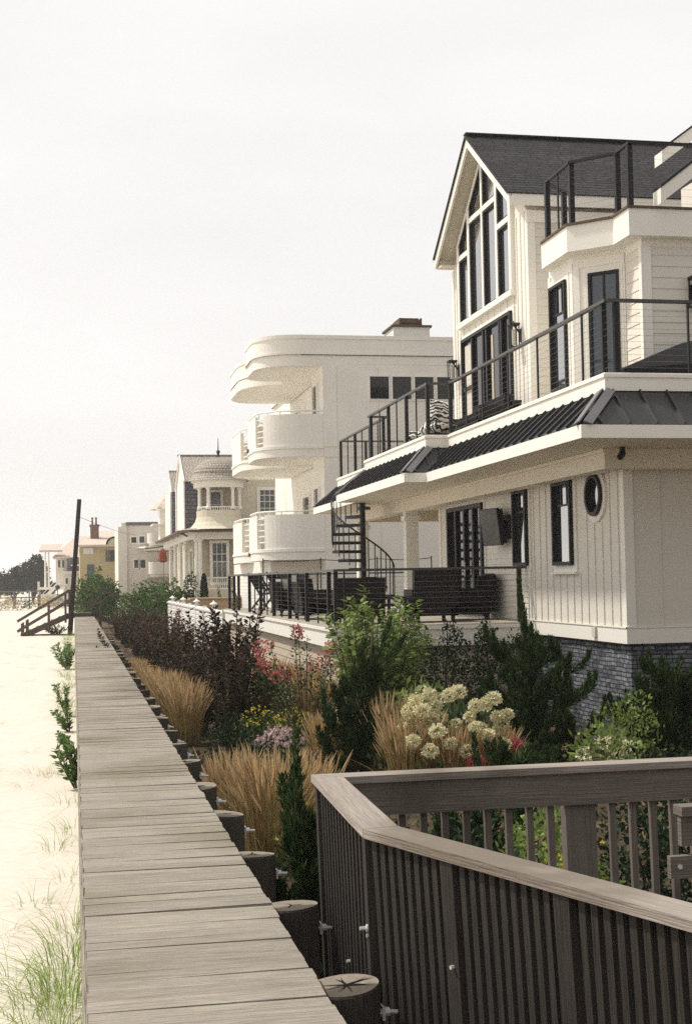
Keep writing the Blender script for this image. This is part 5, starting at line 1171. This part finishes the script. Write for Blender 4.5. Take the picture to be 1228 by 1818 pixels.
# --- junipers
J1 = juniper('juniper', 'tall twisted dark juniper leaning right in the middle of the garden', 2.15, .31, 24, 51, 1.15, (.50, 0), spike=False, dens=34); put(J1, (3.28, 17.0, GZ))
J2 = juniper('juniper', 'dark juniper with one thin spire in front of the grey stone base', 2.4, .74, 27, 52, .62, (-.05, 0), dens=36); put(J2, (5.98, 17.8, GZ))
J3 = juniper('juniper', 'dark juniper at the right picture edge before the stone base', 1.5, .6, 24, 53, .9, (.25, 0), spike=False, dens=36); put(J3, (7.85, 17.6, GZ), 0, 1.06)
J4 = juniper('juniper', 'small dark juniper leaning left against the foreground railing corner', 1.42, .24, 16, 54, 1.3, (-.20, 0)); put(J4, (1.62, 9.3, GZ))
J5 = juniper('juniper', 'low dark juniper tips in front of the hydrangea clump', .8, .4, 9, 55, 1.0, spike=False); put(J5, (4.75, 14.6, GZ))
J6 = juniper('juniper', 'low dark juniper between the foreground railing and the tall juniper', .8, .45, 9, 56, 1.0, spike=False); put(J6, (3.2, 11.0, GZ), 0, 1.0)
for o in (J1, J2, J3, J4, J5, J6): o['group'] = 'dark garden junipers'
# --- pink flowered crape myrtle
CM, tips = spire_shrub('crape_myrtle', 'small multi-stemmed tree with pink flower clusters before the deck', 'flowering tree', 15, 1.9, .85, .075, M['midleaf'], M['bark'], 70, 61, z_low=.42, wr=.9)
RND.seed(62); flowers(CM, 'flower_cluster', [tips[i] + Vector((U(-.05, .05), U(-.05, .05), U(-.1, .02))) for i in range(13)] + [Vector((-.62, -.1, 1.25)), Vector((-.5, -.2, 1.1)), Vector((-.7, 0, 1.42))], .085, M['pinkfl'], 60, .045, sq=1.2)
put(CM, (3.68, 22.4, GZ), 0, 1.0)
CM2, tips = spire_shrub('crape_myrtle', 'pink-flowering branches rising behind the purple shrubs', 'flowering tree', 8, 1.9, .5, .07, M['midleaf'], M['bark'], 60, 63, z_low=.4)
flowers(CM2, 'flower_cluster', [tips[i] for i in range(4)], .08, M['pinkfl'], 50, .045); put(CM2, (3.0, 27.2, GZ), 0, .95)
# --- bright green shrub and dark shrubs by the deck
BS = spire_shrub('broadleaf_shrub', 'bright green broad-leaved shrub in front of the near deck corner', 'shrub', 38, 2.5, 1.0, .14, M['brightleaf'], M['bark'], 80, 71, z_low=.35, wr=.8, up=.35, lean=(.15, 0))[0]; put(BS, (4.6, 21.4, GZ))
DS = bush('dark_shrub', 'dark leafy shrub below the deck side, left one of two', [(0, 0, .75, .6, .7), (.25, 0, 1.35, .25, .45), (-.35, 0, 1.1, .3, .5), (.1, 0, 1.6, .12, .35)], 3200, .07, .035, M['darkleaf'], 'shrub', .6, 72); put(DS, (6.1, 22.7, GZ))
DS2 = bush('dark_shrub', 'dark leafy shrub below the deck side next to the thin-spired juniper', [(0, 0, .75, .6, .7), (-.2, 0, 1.35, .22, .45), (.3, 0, 1.2, .3, .5), (-.25, 0, 1.6, .12, .3)], 3200, .07, .035, M['darkleaf'], 'shrub', .6, 73); put(DS2, (7.05, 22.6, GZ))
for o in (DS, DS2): o['group'] = 'dark shrubs below the deck side'
# --- hydrangeas
HY = bush('hydrangea', 'hydrangea bush with many cream mophead blooms amid golden grass', [(0, 0, .55, .75, .5), (-.45, 0, .4, .45, .4), (.5, -.1, .4, .45, .4)], 1700, .12, .075, M['midleaf'], 'hydrangea', .5, 81)
RND.seed(82)
hb = [(795, 1240, 4.445, .268), (760, 1280, 4.19, .005), (725, 1325, 3.94, -.289), (830, 1255, 4.69, .157), (870, 1275, 4.97, .01), (740, 1265, 4.05, .11), (800, 1290, 4.47, -.07), (0, 0, 4.25, .15), (0, 0, 4.62, .02), (0, 0, 4.85, .14), (0, 0, 5.05, -.08), (0, 0, 4.35, -.16), (0, 0, 4.1, -.1), (0, 0, 4.75, -.12), (0, 0, 4.55, .30), (0, 0, 3.88, -.12), (0, 0, 4.0, .22), (0, 0, 4.3, .0), (0, 0, 3.95, .02), (0, 0, 5.0, -.2), (0, 0, 4.05, .12), (0, 0, 4.2, .28), (0, 0, 3.92, .1), (0, 0, 4.12, -.22), (0, 0, 5.12, .02), (0, 0, 4.95, .22)]
flowers(HY, 'bloom', [(x - 4.5, -.45 - U(0, .3), z - GZ + .05) for _, _, x, z in hb] + [(x - 4.5, -1.0, z - GZ) for x, z in ((3.85, -.15), (4.05, -.28), (4.3, -.2), (4.5, -.3), (4.75, -.12), (4.95, -.25), (4.15, -.05), (4.6, -.02))], .084, M['creamfl'], 240, .034)
flowers(HY, 'bloom', [(.60, -.95, .66), (.06, -1.12, .50)], .115, M['redfl'], 300, .034, label='rose-red bloom'); put(HY, (4.5, 16.7, GZ))
HY2 = bush('hydrangea', 'low white-flowered plant at the foot of the stone base behind the railing', [(0, 0, .4, .4, .38)], 500, .10, .05, M['brightleaf'], 'hydrangea', .4, 83)
flowers(HY2, 'bloom', [(-.1, -.3, .62), (.2, -.25, .55), (-.3, -.2, .5), (.05, -.3, .45)], .09, M['creamfl'], 50, .04); put(HY2, (6.25, 15.9, GZ), 0, 1.05)
HY3 = bush('hydrangea', 'hydrangea with pale green heads behind the cream blooms by the dark shrub', [(0, 0, .6, .45, .55)], 700, .13, .08, M['brightleaf'], 'hydrangea', .4, 84); flowers(HY3, 'bloom', [(0, -.3, 1.1), (.25, -.25, .98), (-.2, -.3, 1.0)], .10, M['creamfl'], 60, .042); put(HY3, (4.65, 18.6, GZ))
BR = bush('green_shrub', 'loose light green shrub left of the right-hand juniper', [(0, 0, .5, .42, .48), (.1, 0, .85, .25, .3), (-.25, 0, .6, .25, .35)], 900, .07, .04, M['brightleaf'], 'shrub', .4, 85); put(BR, (7.0, 16.9, GZ))
# --- small flowers
def flower_patch(name, label, loc, r, h, n, lm, pm, k, L, seed, cat='flowers', fs=.03):
    RND.seed(seed); t = thing(name, label, cat); f = MB(); g = MB()
    for i in range(n): a = U(0, 6.28); rr = r * math.sqrt(U(0, 1)); z = h * U(0, 1) * (1 - .5 * (rr / r) ** 2); f.leaf(Vector((rr * math.cos(a), rr * math.sin(a), z)), (rv() + Vector((0, 0, .8))).normalized(), rv(), L * U(.6, 1.2), L * .42)
    for i in range(k):
        a = U(0, 6.28); rr = r * math.sqrt(U(0, 1)); c = Vector((rr * math.cos(a), rr * math.sin(a), h * U(.7, 1.12) * (1 - .4 * (rr / r) ** 2)))
        for q in range(5): d = rv(); g.leaf(c, (d + Vector((0, 0, .4))).normalized(), rv(), fs, fs * .8)
    obj('foliage', f, lm, t); obj('flowers' if False else 'blossom', g, pm, t); put(t, loc); return t
flower_patch('yellow_flowers', 'yellow daisies between the purple shrub and the lawn', (2.85, 21.8, GZ), .45, .62, 700, M['midleaf'], M['yellowfl'], 70, .08, 91)
flower_patch('yellow_flowers', 'yellow daisies left of the tall juniper behind the pink mound', (3.45, 21.9, GZ), .42, .55, 600, M['midleaf'], M['yellowfl'], 80, .08, 92)
flower_patch('yellow_flowers', 'small yellow flowers at the right foot of the large golden grass clump', (1.98, 12.3, GZ), .28, .62, 500, M['midleaf'], M['yellowfl'], 55, .06, 93, fs=.022)
flower_patch('yellow_flowers', 'few yellow flowers beside the pile nearest the small golden clump', (1.42, 14.0, GZ), .16, .5, 200, M['midleaf'], M['yellowfl'], 8, .06, 94, fs=.022)
flower_patch('sedum', 'pale pink dome of small flowers beside the lawn', (2.95, 20.3, GZ), .38, .45, 400, M['darkleaf'], M['palepink'], 260, .07, 95, fs=.04)
flower_patch('pink_flowers', 'small pink flowers at the left foot of the tall juniper', (3.2, 18.1, GZ), .22, .5, 260, M['darkleaf'], M['pinkfl'], 26, .07, 96)
flower_patch('yellow_flowers', 'yellow flowers seen through the balusters of the right railing branch', (3.55, 9.6, GZ), .35, .75, 900, M['brightleaf'], M['yellowfl'], 30, .08, 97, fs=.025)
for i, (x, y, s_, k, lab) in enumerate(((2.1, 9.0, .8, 'darkleaf', 'dark shrub just behind the left end of the right railing branch'), (2.75, 9.5, .9, 'darkleaf', 'dark shrub behind the wide post of the right railing branch'), (3.5, 10.3, .85, 'brightleaf', 'bright green leafy shrub seen between the right-hand balusters'), (4.2, 9.6, .95, 'darkleaf', 'dark shrub behind the railing at the right picture edge'), (2.4, 10.6, .75, 'midleaf', 'mid green shrub behind the left balusters of the right railing branch'), (5.4, 12.2, 1.0, 'darkleaf', 'broad dark shrub below the thin-spired juniper'), (2.3, 17.6, .6, 'darkleaf', 'low dark green shrub between the lawn and the golden grass'), (2.2, 20.2, .7, 'darkleaf', 'low dark green plant at the foot of the front purple shrub'), (3.6, 26.0, .9, 'midleaf', 'mid green shrub behind the front purple spires, under the deck'))):
    b = bush('garden_shrub', lab, [(0, 0, .45, .5, .45), (.2, .1, .75, .3, .35), (-.25, 0, .6, .3, .4)], 1300, .075, .045, M[k], 'shrub', .5, 100 + i, 'low garden shrubs'); put(b, (x, y, GZ), U(0, 6), s_ * .95)
# --- lawn and ground cover (nobody could count it)
RND.seed(120); f = MB()
for i in range(9000):
    p = Vector((U(2.5, 5.2), U(17.2, 22.5), -.9)); f.leaf(p, Vector((U(-.4, .4), U(-.4, .4), 1)).normalized(), rv(), U(.04, .08), .010)
o = solo('lawn_grass', f, M['lawn'], None, None); o['kind'] = 'stuff'; o['label'] = 'patch of mown green lawn in the garden'
f = MB()
for i in range(15000):
    x, y = U(1.3, 8.0), U(8.6, 34) if U(0, 1) < .75 else U(34, 66)
    if 2.9 < x < 4.7 and 18.2 < y < 22: continue
    if y > 20 and x > 4.4: continue
    if noise.noise(Vector((x * 1.3, y * .9, 2))) < -.12: continue
    f.leaf(Vector((x, y, -.92 + U(0, .16))), (rv() + Vector((0, 0, .7))).normalized(), rv(), U(.05, .12), U(.02, .05))
o = solo('ground_cover', f, M['darkleaf'], None, None); o['kind'] = 'stuff'; o['label'] = 'low dark leafy ground cover between the garden plants'
# --- hedges, small conifers, far trees
HG = bush('hedge', 'large rounded green hedge in front of the turret house porch', [(0, 0, 1.3, 1.3, 1.35), (1.0, .4, 1.25, 1.0, 1.25), (-.9, .3, 1.1, .9, 1.1), (.3, -.6, .8, 1.2, .9)], 7500, .17, .10, M['hedge'], 'hedge', 1.5, 131); put(HG, (4.0, 69.5, GZ))
HB = bush('hedge', 'smaller round green bush behind the beach stairs before the yellow house', [(0, 0, 1.9, 1.1, 1.3), (.7, .2, 1.6, .8, 1.1), (-.5, .2, 1.4, .7, 1.0)], 5000, .18, .10, M['hedge'], 'hedge', 1.5, 132); put(HB, (1.25, 82.5, -.9))
for (lab, loc, h, sd_) in (('slim dark conical conifer in front of the turret house porch', (6.1, 66, GZ), 2.85, 133),):
    RND.seed(sd_); t = thing('conifer', lab, 'conifer'); f = MB(); s = MB(); s.tube([(0, 0, 0), (0, 0, h * .9)], [.06, .01], 5)
    for i in range(3000): u = U(0, 1) ** .8; a = U(0, 6.28); r = .36 * (1 - u) ** .7 * U(.5, 1) * (1 + .2 * math.sin(9 * u)); f.leaf(Vector((r * math.cos(a), r * math.sin(a), .12 + u * h)), (Vector((math.cos(a), math.sin(a), .9))).normalized(), rv(), .10, .045)
    obj('foliage', f, M['darkleaf'], t); obj('trunk', s, M['bark'], t); put(t, loc)
JS = juniper('juniper', 'small distant juniper right of the conical conifer by the turret porch', 1.7, .45, 8, 57, 1.0, dens=14, nl=10, lz=.12); put(JS, (6.85, 66, GZ), 0, 1.2); JS['group'] = 'dark garden junipers'
DP = bush('dark_shrub', 'dark narrow shrub at the corner of the turret house porch', [(0, 0, 1.2, .4, 1.0), (.1, 0, 2.2, .3, .9)], 1500, .12, .06, M['darkleaf'], 'shrub', .7, 134); put(DP, (5.6, 69.0, GZ))
def far_tree(label, loc, blobs, seed):
    RND.seed(seed); t = thing('pine_tree', label, 'tree', (0, 0, 0), 'dark trees beyond the sand'); f = MB(); s = MB()
    for i, b in enumerate(blobs):
        blob_crown(f, b[:3], b[3], b[3], b[4], int(900 * b[3] * b[4] / 1.6) + 250, .42, .20, .4, .5, seed + i); s.tube([(0, 0, 0), (b[0] * .4, b[1] * .4, b[2] * .5), (b[0], b[1], b[2])], [.16, .10, .03], 5)
    obj('crown', f, M['pine'], t); obj('trunk', s, M['bark'], t); put(t, loc)
far_tree('low dark tree at the far left edge of the beach', (-10.2, 196, -.7), [(0, 0, 2.6, 1.5, 1.4), (-.9, 0, 3.4, 1.0, .9), (.9, 0, 2.2, 1.0, 1.0)], 141)
far_tree('mid-height dark tree between the far left tree and the tallest one', (-8.0, 194, -.7), [(0, 0, 2.8, 1.3, 1.4), (.6, 0, 3.9, 1.0, .8), (-.8, 0, 2.0, 1.0, .9), (1.2, 0, 2.4, .9, 1.0)], 142)
far_tree('tallest wind-swept dark tree beside the far porch house', (-5.4, 192, -.7), [(0, 0, 3.2, 1.2, 1.3), (.5, 0, 5.2, .9, .9), (-.6, 0, 4.4, .9, .8), (1.3, 0, 4.2, .7, .6), (.6, 0, 2.2, 1.2, 1.0), (1.5, 0, 3.0, .6, .5)], 143)
far_tree('low dark scrub tree in front of the far porch house steps', (-3.2, 176, -.7), [(0, 0, 1.4, .7, .7), (.5, 0, 1.9, .5, .5)], 144)
RND.seed(150)
for i, (x, y, s_) in enumerate(((-12, 146, 1.2), (-9.6, 147, .9), (-7.2, 146, 1.1), (-5.3, 147, .9), (-3.2, 150, 1.0), (-1.2, 152, .8))):
    b = bush('dune_bush', 'grey-green dune bush by the far beach fence, %s from the left' % ORD[i].replace('nearest', 'first'), [(0, 0, .5, 1.1, .6), (.8, .2, .4, .7, .45)], 420, .28, .10, M['midleaf'] if i % 2 else M['drygrass'], 'bush', .6, 151 + i, 'dune bushes at the far beach fence'); put(b, (x, y, -.75), 0, s_)
# --- beach grass along the left edge of the boardwalk
BT = [grass_clump('beach_grass', '', 62, .42, .40, M['beachgrass'], None, .0055, 1.0, 161, splay=.95), grass_clump('beach_grass', '', 34, .30, .40, M['beachgrass'], None, .005, 1.2, 162, splay=1.1), grass_clump('beach_grass', '', 24, .20, .4, M['drygrass'], None, .005, 1.2, 163, splay=1.1)]
used = set(); SX = lambda x, y: sand_z(x, y)
big = [(-.10, 9.5, 0, 1.15, 'largest green beach grass tuft at the near left boardwalk edge'), (-.16, 8.5, 0, 1.0, 'spreading beach grass tuft at the bottom edge beside the boardwalk'), (-.02, 10.4, 0, 1.0, 'dense beach grass tuft behind the largest one'), (-.36, 12.0, 1, .9, 'thin beach grass tuft lying flat on open sand in the foreground'), (-.03, 15.2, 1, 1.0, 'upright beach grass tuft beside the boardwalk above the dry sand'), (-.20, 14.4, 1, .9, 'sparse beach grass tuft a step out from the boardwalk'), (-.42, 9.7, 1, 1.0, 'loose beach grass tuft left of the largest tuft'), (-.30, 9.0, 1, 1.0, 'straggling beach grass tuft between the two front tufts'), (-.5, 8.6, 2, 1.2, 'straw-coloured tuft at the bottom left corner of the sand'), (-.56, 11.0, 2, 1.0, 'pale dry tuft at the left edge of the sand'), (-.36, 19.9, 1, .9, 'small tuft on sand beside the dark weed'), (-.58, 20.3, 2, 1.0, 'faint dry tuft left of the small green one'), (-.04, 8.9, 0, 1.0, 'full green beach grass tuft tight against the near boardwalk edge'), (-.07, 9.15, 0, .9, 'beach grass tuft half hidden inside the largest near tuft'), (-.03, 9.9, 0, 1.05, 'green beach grass tuft pressed to the boardwalk between the largest and the dense tuft'), (-.2, 9.2, 1, 1.1, 'low spreading grass tuft just left of the near green tufts'), (-.02, 11.0, 0, .8, 'short green grass tuft at the boardwalk edge behind the dense one'), (-.04, 13.0, 1, .9, 'small green grass tuft at the boardwalk edge level with the golden grass'), (-.05, 17.2, 1, 1.1, 'small green grass tuft at the boardwalk edge below the leafy weeds')]
for x, y, k, sc, lab in big: place(BT[k], used, (x, y, SX(x, y)), U(0, 6), sc, lab, 'beach grass tufts along the boardwalk')
for i in range(26):
    y = 27 + i * 1.75 + U(-.5, .5); x = -.05 - abs(U(0, .18)) - (i % 3) * .05; k = 0 if i % 3 else 1
    place(BT[k], used, (x, y, SX(x, y)), U(0, 6), U(.8, 1.15), 'beach grass tuft in the green fringe along the far left boardwalk edge', 'far fringe of beach grass')
for i in range(34):
    y = U(16, 68); x = -U(.4, 2.6) * (y / 34)
    place(BT[2], used, (x, y, SX(x, y)), U(0, 6), U(.5, .9), 'tiny dry grass sprig scattered on the open sand', 'dry sprigs on the open sand')
def weed(label, loc, n, h, spread, seed, L=.12):
    t, _ = spire_shrub('beach_weed', label, 'weed', n, h, spread, L, M['weed'], M['stem'], 34, seed, lean=(-.12, 0), wr=.2, up=.7); t['group'] = 'leafy weeds beside the boardwalk'; put(t, loc)
weed('low green leafy weed spilling beside the boardwalk, nearest one', (-.05, 22.4, GZ), 6, .34, .14, 171, .09)
weed('tall spiky green weed with upright stems beside the boardwalk', (-.16, 28.5, GZ), 5, .75, .25, 172, .10)
weed('bushy green weed behind the spiky one at the boardwalk edge', (-.1, 25.6, GZ), 7, .4, .22, 173, .09)
weed('distant dark weed below the boardwalk edge before the stairs', (-.2, 44, GZ), 12, .9, .55, 174)
weed('low creeping weed in the shade of the beach stairs', (-.9, 74, GZ), 14, .55, .9, 175)
weed('small dark leaves poking out from under the boardwalk edge', (.0, 18.6, GZ), 6, .7, .16, 176)
# small shells and pebbles on the sand
# ------------------------------------------------------------------ light sea haze: one closed box round the whole scene
hm = bpy.data.materials.new('sea_haze'); t, N, L = nt(hm); out = N.new('ShaderNodeOutputMaterial'); pv = N.new('ShaderNodeVolumePrincipled')
pv.inputs['Color'].default_value = (.97, .98, 1.0, 1); pv.inputs['Density'].default_value = .00045; pv.inputs['Anisotropy'].default_value = .2
L.new(pv.outputs[0], out.inputs['Volume'])
m = MB(); m.bx(-1000, 1000, -60, 2600, -3, 40); hz = solo('haze', m, hm, None, None); hz['kind'] = 'stuff'; hz['label'] = 'thin pale sea haze over the beach and the far houses'
scene.cycles.volume_bounces = 1
